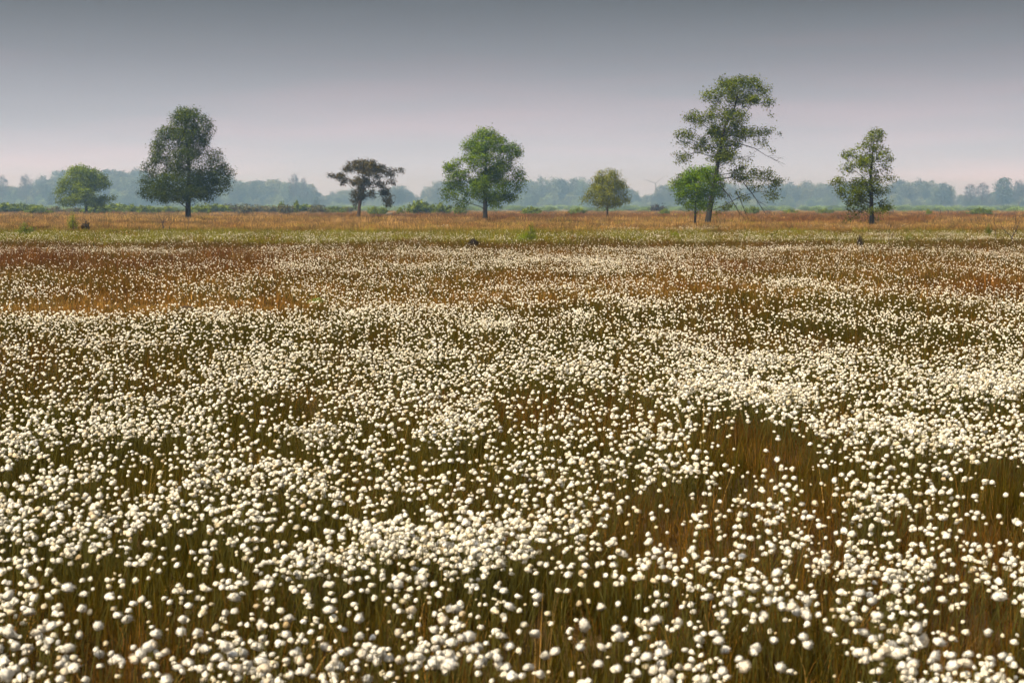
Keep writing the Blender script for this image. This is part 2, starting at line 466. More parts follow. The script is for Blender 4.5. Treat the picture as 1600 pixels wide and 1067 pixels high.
def tints(x, y):
    px, py = to_px(x, y, 0.2)
    n = len(x); W = np.zeros((n, len(PN)))
    w = {k: np.zeros(n) for k in PN}
    a, b, c = n_tint(x, y), n_mid(x, y), n_big(x, y)
    near = sstep(445, 500, py)
    w['olive'] += near * np.clip(0.9 + 0.5 * a, 0.1, 2); w['brown'] += near * np.clip(0.85 - 0.4 * a, 0.15, 2)
    w['dark'] += near * 0.28; w['red'] += near * np.clip(0.1 + 0.15 * b, 0, 1); w['straw'] += near * 0.16; w['orange'] += near * 0.20
    mid = (1 - near) * sstep(380, 392, py)
    w['brown'] += mid * 0.7; w['dim'] += mid * np.clip(0.6 + 0.4 * a, 0, 2); w['orange'] += mid * 0.45; w['straw'] += mid * 0.15
    bs = bare_strip(px, py) * (py > 430); w['orange'] += 3 * bs; w['straw'] += 1.3 * bs
    rp = red_patch(px, py); w['red'] += 1.6 * rp; w['rust'] += 1.5 * rp; w['brown'] += 0.8 * rp
    green = sstep(360, 366, py) * (1 - sstep(374, 384, py))
    gl = np.clip(1.25 - (px - 300) / 1500, 0.45, 1.3)
    w['lime'] += green * gl * np.clip(1.9 + 1.0 * a, 0.2, 4); w['dim'] += green * 0.7; w['orange'] += green * 0.45; w['brown'] += green * 0.3
    bb = sstep(374, 382, py) * (1 - sstep(388, 396, py)); w['brown'] += bb * 0.9; w['dim'] += bb * 0.8; w['rust'] += bb * 0.4
    far = 1 - sstep(358, 365, py)
    f1, f2 = n_far1(x, y), n_far2(x, y)
    w['tan'] += far * np.clip(1.5 + 0.6 * f2, 0.2, 3); w['orange'] += far * 0.15; w['straw'] += far * np.clip(0.8 + 0.6 * f1, 0.2, 2.5)
    w['rust'] += far * np.clip(0.5 - 0.5 * f2, 0.05, 2); w['brown'] += far * np.clip(0.5 + 0.5 * f2, 0, 2); w['dim'] += far * np.clip(0.35 - 0.3 * f2, 0, 1)
    ditch = np.exp(-((py - 339.5) / 2.6) ** 2) * sstep(420, 640, px) + 0.8 * np.exp(-((py - 345) / 3.0) ** 2) * sstep(1140, 1240, px) * (1 - sstep(1420, 1480, px))
    w['rust'] += 7 * ditch; w['red'] += 3 * ditch; w['brown'] += 6 * ditch
    w['lime'] += far * 0.30 * np.clip(f1 + f2, 0, 3)
    for k, nm_ in enumerate(PN): W[:, k] = np.clip(w[nm_], 0, None)
    W = W ** 1.2; W /= W.sum(1, keepdims=True)
    u = RNG.uniform(0, 1, n)[:, None]
    idx = (u > np.cumsum(W, 1)).sum(1).clip(0, len(PN) - 1)
    mix = RNG.uniform(0.45, 0.9, n)[:, None]
    colr = mix * PV[idx] + (1 - mix) * (W @ PV)
    colr = colr * (1 + 0.22 * far * np.clip(1 + 0.5 * f2, 0.2, 2))[:, None] 
    return colr * (1 + (0.25 + 0.25 * far) * RNG.uniform(-1, 1, n))[:, None], idx
def field(y0, y1, dens, margin):
    """random points over the ground the camera (or one a few steps aside) overlooks"""
    hw1 = 0.40 * y1 + margin
    n = int((y1 - y0) * 2 * hw1 * dens)
    x = RNG.uniform(-hw1, hw1, n); y = RNG.uniform(y0, y1, n)
    k = np.abs(x) < 0.40 * y + margin
    return x[k], y[k]
def lay_grass(name, protos, bands, label, zsc=1.0, pick=None):
    P, RO, S, V, T = [], [], [], [], []
    for (y0, y1, dens, margin, s0, s1) in bands:
        x, y = field(y0, y1, dens, margin)
        if name == 'bog_grass':
            pxx, pyy = to_px(x, y, 0.0)
            k = np.hypot((x - POOL[0]) / 0.13, (y - POOL[1]) / 0.17) > 1.0
            x, y = x[k], y[k]
        n = len(x)
        t, idx = tints(x, y)
        s = RNG.uniform(s0, s1, n)
        px, py = to_px(x, y, 0.2)
        hz = np.ones(n)
        hz *= 1 - 0.55 * bare_strip(px, py) * (py > 430)
        hz *= 1 + 0.30 * red_patch(px, py)
        if name == 'bog_grass':
            v = np.where(np.isin(idx, [PN.index('olive'), PN.index('lime'), PN.index('dim')]), RNG.integers(0, 4, n),
                         np.where(RNG.uniform(0, 1, n) < 0.14, RNG.integers(7, 9, n), RNG.integers(4, 7, n)))
        else:
            v = RNG.integers(0, len(protos), n)
        P.append(np.stack([x, y, height(x, y) - 0.01], -1))
        RO.append(np.stack([RNG.normal(0, .06, n), RNG.normal(0, .06, n), RNG.uniform(0, 6.283, n)], -1))
        S.append(np.stack([s, s, s * hz * zsc * (RNG.uniform(0.5, 1.45, n) if name == 'moor_grass' else RNG.uniform(0.8, 1.2, n))], -1)); V.append(v); T.append(t)
    o = scatter(name, protos, np.concatenate(P), np.concatenate(RO), np.concatenate(S), np.concatenate(V), np.concatenate(T))
    tag(o, label, 'grass', kind='stuff')
    return o
p_ = at(487, 925, 1); _d = ground_dist(925, 0.05)
POOL = (at(487, 925, _d).x, _d)
lay_grass('bog_grass', near_tufts, [(1.6, 3.4, 50, 1.6, 0.85, 1.15), (3.4, 7, 135, 2.0, 0.75, 1.15), (7, 12, 100, 2.0, 0.75, 1.15), (12, 24, 44, 2.5, 0.95, 1.35)],
          'mixed olive and brown grass between the cottongrass heads in the foreground')
lay_grass('sedge_grass', mid_tufts, [(23, 42, 13, 4, 0.8, 1.25), (42, 66, 7.5, 6, 0.9, 1.45), (66, 96, 4.5, 8, 1.1, 1.8)],
          'olive green and reddish brown grass in the middle of the bog')
lay_grass('moor_grass', far_tufts, [(88, 150, 1.5, 12, 0.55, 0.95), (150, 260, 0.42, 18, 0.9, 1.35), (260, 460, 0.13, 30, 1.3, 1.7)],
          'tall orange brown moor grass on the far field below the trees')

# ------------------------------------------------------------------ cottongrass
def ico(sub):
    import bmesh
    bm = bmesh.new(); bmesh.ops.create_icosphere(bm, subdivisions=sub, radius=1.0)
    v = np.array([x.co[:] for x in bm.verts]); f = np.array([[y.index for y in x.verts] for x in bm.faces]); bm.free()
    return v, f
def fluff(g, seed, rad, sub, fibres, shape, mat=0):
    """a tuft of cotton: a lumpy dome over a ragged underside, loose silky bristles standing out all round"""
    r = np.random.default_rng(seed)
    v, f = ico(sub)
    disp = np.zeros(len(v))
    for _ in range(7):
        d = r.normal(0, 1, 3); d /= np.linalg.norm(d)
        disp += r.uniform(-0.32, 0.32) * np.exp(-((1 - v @ d) / 0.25))
    disp += r.normal(0, 0.07, len(v))
    core = v * (0.72 + disp)[:, None]
    blow = r.normal(0, 0.12, 2) + np.array([0.09, 0.0])
    def form(p):
        p = p * np.array([shape[0], shape[1], shape[2]])
        low = np.clip(-p[:, 2] - 0.25, 0, 2)
        p[:, 2] += 0.5 * low
        p[:, :2] *= (1 - 0.30 * np.clip(low, 0, 1))[:, None]
        p[:, 0] += shape[3] * low + blow[0] * p[:, 2]; p[:, 1] += blow[1] * p[:, 2]
        return p * rad
    up = np.clip(0.74 + 0.34 * core[:, 2] + r.normal(0, 0.12, len(v)), 0, 1)  # paler top, tan underside: the head's shading put into its colour
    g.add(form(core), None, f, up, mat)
    if fibres:
        d = r.normal(0, 1, (fibres, 3)); d /= np.linalg.norm(d, axis=1, keepdims=True)
        reach = np.interp(d @ v.T, [-1, 1], [0, 1]).argmax(1)
        ext = (0.72 + disp[reach]) * r.uniform(1.02, 1.42, fibres)
        a = d * (ext * 0.62)[:, None] + r.normal(0, 0.06, (fibres, 3))
        b = d * ext[:, None] + r.normal(0, 0.13, (fibres, 3)) + np.array([0.20, 0.03, -0.12])
        w = np.cross(d, r.normal(0, 1, (fibres, 3))); w /= np.linalg.norm(w, axis=1, keepdims=True); w *= 0.045 if fibres > 300 else 0.08
        pts = np.stack([form(a - w), form(a + w), form(b)], 1).reshape(-1, 3)
        g.add(pts, None, np.arange(fibres * 3).reshape(-1, 3), np.repeat(np.clip(0.80 + 0.22 * d[:, 2], 0, 1), 3), mat)  # bristles paler upward, the same shading in their colour
def cotton_normals(p, seed):
    """cotton scatters light inside the tuft: shade it as a soft, slightly uneven mass, not as hard facets"""
    n = p / (np.linalg.norm(p, axis=1, keepdims=True) + 1e-9)
    n = n + np.array([0, 0, 0.35]) + np.random.default_rng(seed).normal(0, 0.28, n.shape)
    return n / (np.linalg.norm(n, axis=1, keepdims=True) + 1e-9)
SHAPES = [(1, 1, .92, 0), (1.08, 1, .85, .2), (.92, .95, 1.08, .1), (1.0, .9, .95, -.3), (.85, .85, 1.15, .25), (1.15, 1.0, .80, 0), (.72, .72, .95, 0), (1.05, .92, 1.0, .45)]
def stem_pts(h, seed):
    r = np.random.default_rng(seed + 50)
    a = r.uniform(0, 6.28); l = r.uniform(0.0, 0.07)
    t = np.linspace(0, 1, 5)
    return np.stack([l * math.cos(a) * t ** 2, l * math.sin(a) * t ** 2, -0.02 + (h + 0.02) * t], -1)
def whole_flower(seed, sub, fibres):
    g = Geo(); sp = stem_pts(0.34, seed)
    hv = Geo(); fluff(hv, seed, 0.0148, sub, fibres, SHAPES[seed % 8], 0)
    top = sp[-1] + np.array([0, 0, 0.008])
    for v in hv.v: v += top.astype(np.float32)
    g.v, g.t, g.var, g.tm, g.n = hv.v, hv.t, hv.var, hv.tm, hv.n
    nv = cotton_normals(np.concatenate(g.v) - top, seed)
    tube(g, sp, [0.0017, 0.0016, 0.0015, 0.0013, 0.001], 3, 1, 0.4)
    nv = np.concatenate([nv, np.zeros((g.n - len(nv), 3))])
    return g.mesh('cottongrass_flower', [M_fluff, M_stem], True, nv)
mid_flowers = [whole_flower(k, 2, 160) for k in range(8)]
far_flowers = [whole_flower(k + 8, 1, 40) for k in range(6)]

def flower_density(x, y):
    px, py = to_px(x, y, 0.34)
    d = np.interp(y, [2, 5, 8, 12, 18, 24, 32, 52, 70, 90], [350, 350, 318, 215, 112, 56, 36, 28, 13, 10])
    f = np.ones_like(x)
    f *= 1 - 0.93 * bare_strip(px, py) * (py > 425)
    f *= 1 - 0.72 * red_patch(px, py)
    f *= 1 - 0.55 * blob(px, py, 1420, 420, 260, 30)
    f *= 1 - 0.62 * blob(px, py, 150, 430, 260, 22)
    f *= 1 + 0.8 * blob(px, py, 1000, 412, 150, 14) + 0.5 * blob(px, py, 740, 400, 150, 12) + 0.6 * blob(px, py, 90, 388, 110, 4)
    f *= 1 + 0.7 * blob(px, py, 700, 490, 200, 18) + 0.4 * blob(px, py, 480, 500, 260, 18) + .5 * blob(px, py, 60, 490, 120, 8)
    f *= 1 - 0.6 * blob(px, py, 1000, 560, 130, 40) - 0.55 * blob(px, py, 860, 520, 90, 22)
    # foreground gaps and drifts
    f *= 1 - 0.6 * blob(px, py, 560, 920, 180, 40) - 0.6 * blob(px, py, 130, 900, 130, 25) - 0.5 * blob(px, py, 930, 870, 130, 20) - 0.55 * blob(px, py, 1500, 960, 130, 25)
    f *= 1 - 0.6 * blob(px, py, 1300, 800, 90, 40) - 0.5 * blob(px, py, 740, 980, 100, 30) - 0.7 * blob(px, py, 1180, 1010, 100, 40)
    f *= 1 + 0.5 * blob(px, py, 850, 740, 330, 50) + 0.5 * blob(px, py, 1400, 970, 90, 40) + 0.4 * blob(px, py, 250, 1010, 160, 50) + 0.5 * blob(px, py, 1250, 690, 250, 30)
    gap = sstep(372, 376, py) * (1 - sstep(383, 389, py)); f *= 1 - 0.85 * gap
    line = (1 - sstep(372, 376, py)); f *= 1 - line * (1 - np.clip(0.55 + 0.45 * sstep(900, 1100, px) + 0.5 * blob(px, py, 480, 369, 200, 6), 0, 1))
    top = 1 - sstep(360, 365, py)
    spots = blob(px, py, 1085, 357, 28, 3) + blob(px, py, 967, 358, 22, 2.5) + 0.7 * blob(px, py, 690, 353, 10, 2) + 0.4 * blob(px, py, 1330, 352, 60, 2)
    f *= np.clip(1 - top + 1.3 * spots * top, 0, 2)
    return d * np.clip(f, 0, 2.2)
def plant_flowers():
    # tussocks first, then the heads round each of them
    X, Y = [], []
    for (y0, y1, tuss, margin) in ((2.2, 12, 13.0, 2.0), (12, 26, 9.0, 2.5), (26, 54, 4.0, 4), (54, 118, 2.0, 6)):
        x, y = field(y0, y1, tuss, margin)
        big = np.clip(1.0 + 0.26 * n_mid(x, y) + 0.30 * n_small(x, y) + 0.14 * n_big(x, y), 0.04, 2.2) ** 1.3
        lam = flower_density(x, y) / tuss * big * RNG.gamma(1.5, 1 / 1.5, len(x))
        k = RNG.poisson(lam)
        sp = 0.115 * RNG.uniform(0.6, 1.5, len(x)) * np.clip(y / 9, 1, 3.5)
        xx = np.repeat(x, k); yy = np.repeat(y, k); ss = np.repeat(sp, k)
        X.append(xx + RNG.normal(0, 1, len(xx)) * ss); Y.append(yy + RNG.normal(0, 1, len(xx)) * ss)
    x, y = np.concatenate(X), np.concatenate(Y)
    keep = (y > 1.8) & (np.hypot((x - POOL[0]) / 0.2, (y - POOL[1]) / 0.25) > 1.0)
    return x[keep], y[keep]
fx, fy = plant_flowers()
nf = len(fx)
fh = np.clip(RNG.normal(0.335, 0.045, nf), 0.2, 0.46)
fz = height(fx, fy)
fsize = np.clip(RNG.normal(1.0, 0.24, nf), 0.5, 1.6)
small = RNG.uniform(0, 1, nf) < 0.16
fsize[small] *= RNG.uniform(0.45, 0.7, small.sum())
fpx, fpy = to_px(fx, fy, fz + fh)
inframe = (fpx > 6) & (fpx < 1594) & (fpy < 1058) & (fpy > 0)
show = np.where(inframe & (fsize > 0.62), fsize / np.hypot(fx, fy), 0) + np.where(inframe & (fsize > 0.62), 2.0 / fy, 0)
near_idx = np.argsort(-show)[:300]
is_near = np.zeros(nf, bool); is_near[near_idx] = True

def flower_stuff(name, mask, protos, label):
    n = mask.sum()
    s = fsize[mask]
    if name == 'cottongrass_drift':
        s = s * np.interp(fy[mask], [20, 50, 100], [1.0, 1.12, 1.5])
    warm = RNG.uniform(0, 1, n)
    t = np.stack([1 - 0.05 * warm, 0.985 - 0.09 * warm, 0.94 - 0.20 * warm], -1)
    buff = (RNG.uniform(0, 1, n) < 0.08) | (s < 0.6)
    t[buff] = t[buff] * np.array([0.86, 0.80, 0.67])
    spent = RNG.uniform(0, 1, n) < 0.015; t[spent] = t[spent] * np.array([0.68, 0.58, 0.44])
    zs = fh[mask] / 0.34
    # keep the head round: height comes from sinking or raising the base of the stem a little
    pos = np.stack([fx[mask], fy[mask], fz[mask] + (fh[mask] - 0.34 * s)], -1)
    o = scatter(name, protos, pos, np.stack([RNG.normal(0, .18, n), RNG.normal(0.06, .18, n), RNG.normal(0.35, 0.75, n)], -1),
                np.stack([s, s * RNG.uniform(0.8, 1.15, n), s], -1), RNG.integers(0, len(protos), n), t)
    tag(o, label, 'cottongrass', kind='stuff')
flower_stuff('cottongrass_meadow', (~is_near) & (fy < 16), mid_flowers, 'dense white cottongrass heads filling the bog behind the nearest stalks')
flower_stuff('cottongrass_drift', (~is_near) & (fy >= 16), far_flowers, 'distant white specks of cottongrass drifting across the middle of the bog')

near_heads, near_stems = [], []
for k in range(8):
    g = Geo(); fluff(g, 700 + k, 0.0147, 3, 1300, SHAPES[k], 0); nv = cotton_normals(np.concatenate(g.v), k); near_heads.append(g.mesh('fluffy_head', [M_fluff_one], True, nv))
    g = Geo(); tube(g, stem_pts(0.34, k), [0.0020, 0.0019, 0.0017, 0.0014, 0.0011], 5, 0, 0.4); near_stems.append(g.mesh('flower_stem', [M_stem]))
NEAR_LABELS = [(400, 'white cottongrass stalk among the nearest ones in the lower left corner', 'nearest cottongrass at the lower left'),
               (800, 'white cottongrass stalk among the nearest ones at the bottom, left of centre', 'nearest cottongrass left of centre'),
               (1200, 'white cottongrass stalk among the nearest ones at the bottom, right of centre', 'nearest cottongrass right of centre'),
               (1700, 'white cottongrass stalk among the nearest ones in the lower right corner', 'nearest cottongrass at the lower right')]
own = {}
_zone = lambda i: next(q for q, l in enumerate(NEAR_LABELS) if fpx[i] < l[0])
ZONE = ['in the lower left corner', 'at the bottom left of centre', 'at the bottom right of centre', 'in the lower right corner']
for q in range(4):
    zi = [i for i in near_idx if _zone(i) == q]
    for what, key in (('leftmost', lambda i: fpx[i]), ('rightmost', lambda i: -fpx[i]), ('lowest', lambda i: -fpy[i]), ('biggest', lambda i: -fsize[i]), ('smallest', lambda i: fsize[i])):
        c = min((i for i in zi if i not in own), key=key)
        own[c] = '%s white cottongrass head of the nearest ones %s' % (what, ZONE[q])
for i in near_idx:
    k = int(RNG.integers(0, 8)); s = float(fsize[i])
    lab = next(l for l in NEAR_LABELS if fpx[i] < l[0])
    e = empty('cottongrass', (fx[i], fy[i], fz[i]), own.get(i, lab[1]), 'cottongrass', lab[2], RNG.uniform(0, 6.28))
    e.rotation_euler = (RNG.normal(0, .11), RNG.normal(0.03, .11), RNG.normal(0, 0.3))
    st = obj('stem', near_stems[k], e); st.scale = (1, 1, fh[i] / 0.34)
    tip = stem_pts(0.34, k)[-1]
    hd = obj('head', near_heads[k], e); hd.location = (tip[0], tip[1], fh[i] + 0.008 * s)
    hd.scale = (s, s, s); hd.rotation_euler = (RNG.normal(0, .3), RNG.normal(0.1, .3), RNG.normal(0.35, 0.75))

# ------------------------------------------------------------------ trees
def colonise(trunk, attr, step, infl, kill, iters=260, lift=0.5):
    """space colonisation: branches grow from the trunk towards the attraction points of the crown"""
    nodes = [np.array(p, float) for p in trunk]; par = [-1] + list(range(len(trunk) - 1))
    attr = np.asarray(attr, float)
    near_d = np.full(len(attr), 1e9); near_i = np.zeros(len(attr), int); alive = np.ones(len(attr), bool)
    new = list(range(len(nodes)))
    for it in range(iters):
        for j in new:
            dv = attr - nodes[j]; d = np.linalg.norm(dv, axis=1)
            d = d + lift * np.clip(0.55 * np.hypot(dv[:, 0], dv[:, 1]) - dv[:, 2], 0, None)      # boughs leave the trunk rising
            k = d < near_d; near_d[k] = d[k]; near_i[k] = j
        alive &= near_d > kill
        act = alive & (near_d < infl)
        if not act.any():
            if alive.any() and infl < 60: infl *= 1.4; new = []; continue
            break
        idx = near_i[act]; vec = attr[act] - np.array(nodes)[idx]; vec /= np.linalg.norm(vec, axis=1, keepdims=True) + 1e-9
        new = []
        for j in np.unique(idx):
            s = vec[idx == j].sum(0) + np.random.default_rng(j * 7 + it).normal(0, 0.22, 3)
            p = nodes[j] + step * s / (np.linalg.norm(s) + 1e-9)
            nodes.append(p); par.append(int(j)); new.append(len(nodes) - 1)
        if len(nodes) > 6000: break
    return np.array(nodes), np.array(par)
def branch_mesh(name, nodes, par, r_base, r_tip, mat, expo=2.1, minlen=2, extra=None):
    n = len(nodes); kids = [[] for _ in range(n)]
    for i, p in enumerate(par):
        if p >= 0: kids[p].append(i)
    w = np.zeros(n)
    for i in range(n - 1, -1, -1):
        w[i] = sum(w[k] for k in kids[i]) if kids[i] else 1.0
    rad = r_tip * w ** (1 / expo)
    rad *= 1 + (r_base / rad[0] - 1) * (rad / rad[0]) ** 0.7
    z = nodes[:, 2]; rad = np.minimum(rad, r_base * np.clip(1 - 0.97 * z / z.max(), 0.03, 1) ** 0.85 + r_tip)
    g = Geo(); stack = [(0, -1)]
    while stack:
        i, p0 = stack.pop()
        chain = ([p0] if p0 >= 0 else []) + [i]
        while kids[chain[-1]]:
            ks = sorted(kids[chain[-1]], key=lambda k: -w[k])
            for k in ks[1:]: stack.append((k, chain[-1]))
            chain.append(ks[0])
        if len(chain) < minlen: continue
        rr = rad[chain].copy()
        if p0 >= 0: rr[0] = min(rr[0], rr[1] * 1.25)
        if p0 < 0: rr[0] *= 1.45; rr[1] *= 1.08
        tube(g, nodes[chain], rr, 8 if rr[0] > 0.08 else (5 if rr[0] > 0.03 else 3))
    for pts, r0, r1 in (extra or []):
        tube(g, pts, np.linspace(r0, r1, len(pts)), 5)
    tips = np.array([i for i in range(n) if not kids[i]])
    return g.mesh(name, [mat]), tips, rad
def leaf_mesh(name, centres, per, spread, size, mat, seed, flat=0.0, aspect=0.55, shade=None):
    """leaf sprays: every leaf a small folded diamond of its own"""
    r = np.random.default_rng(seed)
    c = np.repeat(centres, per, axis=0); n = len(c)
    off = r.normal(0, 1, (n, 3)) * spread * np.array([1, 1, 0.75])
    c = c + off
    ax = r.normal(0, 1, (n, 3)); ax[:, 2] *= (1 - flat); ax /= np.linalg.norm(ax, axis=1, keepdims=True)
    sd_ = np.cross(ax, r.normal(0, 1, (n, 3)) + np.array([0, 0, 2.0 * flat])); sd_ /= np.linalg.norm(sd_, axis=1, keepdims=True)
    L = size * r.uniform(0.6, 1.35, n)[:, None]
    v = np.stack([c - ax * L * .5, c + sd_ * L * aspect * .5, c + ax * L * .5, c - sd_ * L * aspect * .5], 1)
    clump = np.repeat(r.uniform(0, 1, len(centres)), per)
    var = np.clip(0.72 * clump + 0.28 * r.uniform(0, 1, n), 0, 1)
    me = mesh_np(name, v.reshape(-1, 3), [np.arange(n * 4).reshape(-1, 4)], [mat], True, {'var': np.repeat(var, 4)})
    mid = centres.mean(0)
    nrm = off / spread * 0.55 + (c - mid) / (np.abs(centres - mid).max() + 1e-6) * 0.9 + np.array([0, 0, 0.35]) + r.normal(0, 0.30, (n, 3))
    nrm /= np.linalg.norm(nrm, axis=1, keepdims=True) + 1e-9
    me.normals_split_custom_set_from_vertices(np.repeat(nrm, 4, axis=0))      # a spray of leaves takes light as one soft mass
    return me
def px_tree(name, label, d, trunk_px, blobs, leaf, r_base, bark, dens=0.22, per=14, lsize=0.17, lspread=0.30, step=0.42,
            seed=1, dead=(), around=1, flat=0.25, depth=0.9):
    """a single tree: trunk line and the lobes of its crown, each lobe a solid of real depth"""
    r = np.random.default_rng(seed)
    base = at(*trunk_px[0], d); base.z = float(height(base.x, base.y)) - 0.05
    root = empty(name, base, label, 'tree')
    m = d / FPX
    tp = []
    for k, (x, y) in enumerate(trunk_px):
        p = np.array(at(x, y, d)) - np.array(base)
        if k == 0: p[2] = 0
        p[1] = 0.10 * math.sin(k * 1.7 + seed) * k * 0.5
        tp.append(p)
    tr = [tp[0]]
    for a, b in zip(tp[:-1], tp[1:]):
        k = max(1, int(np.linalg.norm(b - a) / step))
        tr += [a + (b - a) * (j + 1) / k for j in range(k)]
    ax_x = lambda z: np.interp(z, [p[2] for p in tp], [p[0] for p in tp])
    A = []
    for (cx, cy, rx, ry) in blobs:
        c = np.array(at(cx, cy, d)) - np.array(base)
        n = max(4, int(dens * rx * ry * math.pi))
        off = c[0] - ax_x(c[2])
        for q in range(1 + around):
            if q == 0: cc = c + np.array([0, r.normal(0, 0.25) * rx * m, 0]); kk = n
            else:
                th = r.choice([-1, 1]) * r.uniform(0.9, 2.0)
                cc = np.array([ax_x(c[2]) + off * math.cos(th), off * math.sin(th) * depth + r.normal(0, .4) * rx * m, c[2]]); kk = int(n * 0.55)
            u = r.normal(0, 1, (kk, 3)); u /= np.linalg.norm(u, axis=1, keepdims=True)
            u *= (r.uniform(0.12, 1, kk) ** 0.45)[:, None]
            A.append(cc + u * np.array([rx * m, rx * m * depth, ry * m]))
    A = np.concatenate(A); A = A[A[:, 2] > 0.5]
    nodes, par = colonise(tr, A, step, step * 7, step * 0.95)
    ex = []
    for line in dead:
        pts = np.array([np.array(at(x, y, d)) - np.array(base) for x, y in line])
        pts[:, 1] += np.linspace(0, r.uniform(-1, 1), len(pts))
        ex.append((pts, 0.06, 0.012))
    me, tips, rad = branch_mesh('trunk_and_limbs', nodes, par, r_base, 0.006, bark)
    obj('trunk', me, root)
    for (pts, r0, r1) in ex:
        g = Geo(); tube(g, pts, np.linspace(r0, r1, len(pts)), 5)
        for q in range(7):
            t = r.uniform(0.35, 0.95); i0 = int(t * (len(pts) - 1)); p0 = pts[i0] + (pts[min(i0 + 1, len(pts) - 1)] - pts[i0]) * (t * (len(pts) - 1) - i0)
            dirn = (pts[-1] - pts[0]) / np.linalg.norm(pts[-1] - pts[0]) + r.normal(0, 0.5, 3)
            tube(g, [p0, p0 + dirn * 0.5, p0 + dirn * 1.0 + np.array([0, 0, -0.15])], [0.018, 0.012, 0.007], 3)
        obj('bare_branch', g.mesh('bare_branch', [bark]), root)
    fine = np.where(rad < 0.020)[0]
    per = int(per * 2.6); lsize *= 0.98; lspread *= 1.0
    cen = np.concatenate([nodes[tips], nodes[r.choice(fine, min(len(fine), len(tips)) // 2, replace=False)]])
    obj('crown', leaf_mesh('crown', cen, per, lspread, lsize, leaf, seed, flat), root)
    return root

L_dark = leafy('oak_leaves_dark', (0.024, 0.040, 0.001), (0.120, 0.155, 0.003), 0.34)
L_mid = leafy('oak_leaves_fresh', (0.048, 0.105, 0.001), (0.240, 0.350, 0.002), 0.36)
L_olive = leafy('oak_leaves_olive', (0.036, 0.056, 0.001), (0.225, 0.275, 0.003), 0.38)
L_bright = leafy('maple_leaves', (0.052, 0.120, 0.001), (0.240, 0.375, 0.002), 0.34)
L_rusty = leafy('oak_leaves_budding', (0.066, 0.070, 0.002), (0.220, 0.295, 0.003), 0.36)
L_pine = leafy('pine_needles', (0.046, 0.037, 0.012), (0.150, 0.118, 0.042), 0.15)
L_young = leafy('young_leaves', (0.080, 0.095, 0.003), (0.360, 0.365, 0.010), 0.38)
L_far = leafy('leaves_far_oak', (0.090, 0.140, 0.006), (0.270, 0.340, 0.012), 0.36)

px_tree('oak_tree', 'tall dark green oak with straight trunk, biggest tree on the left', 173,
        [(294, 345), (294, 325), (294, 300), (295, 270), (294, 240), (291, 215), (288, 190)],
        [(286, 188, 22, 20), (262, 208, 19, 15), (318, 200, 16, 20), (290, 212, 24, 14), (252, 228, 16, 13), (250, 246, 19, 14), (244, 282, 20, 13), (237, 297, 18, 13),
         (262, 306, 26, 10), (272, 250, 14, 16), (312, 222, 16, 12), (335, 245, 13, 13), (346, 266, 17, 11), (328, 268, 16, 10), (335, 291, 22, 12), (318, 300, 16, 9),
         (322, 310, 14, 5), (288, 300, 16, 9), (262, 270, 15, 12), (300, 182, 14, 12), (274, 230, 15, 10), (302, 238, 14, 10), (306, 280, 14, 10), (236, 264, 12, 12), (228, 286, 11, 11), (226, 300, 9, 9), (252, 298, 18, 11), (352, 281, 10, 11), (310, 303, 16, 8)],
        L_dark, 0.36, M_bark, 0.17, 14, 0.19, 0.33, seed=3)
px_tree('pine_tree', 'crooked brownish pine with spreading top and drooping right bough', 207,
        [(559.6, 341), (561.3, 323), (564.7, 307), (569, 296), (568.6, 284), (566.4, 272)],
        [(567, 259, 20, 9), (586, 264, 16, 8), (548, 262, 11, 8), (528, 275, 14, 3.6), (541, 284, 9, 5), (619, 265.5, 10, 3), (606, 270, 10, 6), (600, 299, 8, 9),
         (606, 314, 7, 10), (555, 304, 5, 11), (580, 301, 7, 6), (592, 288, 10, 5), (612, 283, 5, 4), (560, 284, 9, 6)],
        L_pine, 0.30, M_pine_bark, 0.40, 20, 0.20, 0.26, seed=5, step=0.45)
px_tree('oak_tree', 'round fresh green oak standing in the middle, lowest boughs near the grass', 173,
        [(758, 345), (758, 330), (758, 308), (759, 285), (759, 255), (758, 225)],
        [(758, 213, 19, 10), (738, 229, 16, 12), (777, 226, 17, 14), (800, 236, 12, 13), (710, 262, 14, 11), (744, 250, 19, 14), (809, 270, 11, 10), (787, 258, 16, 13),
         (712, 289, 17, 9), (704, 308, 12, 7), (720, 318, 9, 7), (737, 300, 16, 8), (784, 285, 19, 8), (793, 307, 16, 7), (807, 291, 8, 9), (757, 275, 13, 12), (725, 274, 14, 8),
         (768, 308, 10, 7), (712, 276, 13, 9), (698, 296, 7, 8), (728, 314, 11, 6), (814, 282, 7, 9), (745, 288, 14, 9)],
        L_mid, 0.32, M_bark, 0.24, 15, 0.19, 0.32, seed=8)
px_tree('young_tree', 'small round olive green tree on a thin stem right of centre', 207,
        [(949, 342), (949, 325), (950, 305), (951, 285)],
        [(950, 292, 24, 17), (958, 273, 10, 9), (937, 278, 8, 7), (929, 306, 16, 14), (968, 308, 16, 14), (948, 318, 24, 7), (912, 310, 5, 8), (983, 312, 6, 3.5), (970, 288, 10, 8)],
        L_young, 0.14, M_pine_bark, 0.26, 10, 0.20, 0.34, seed=12)
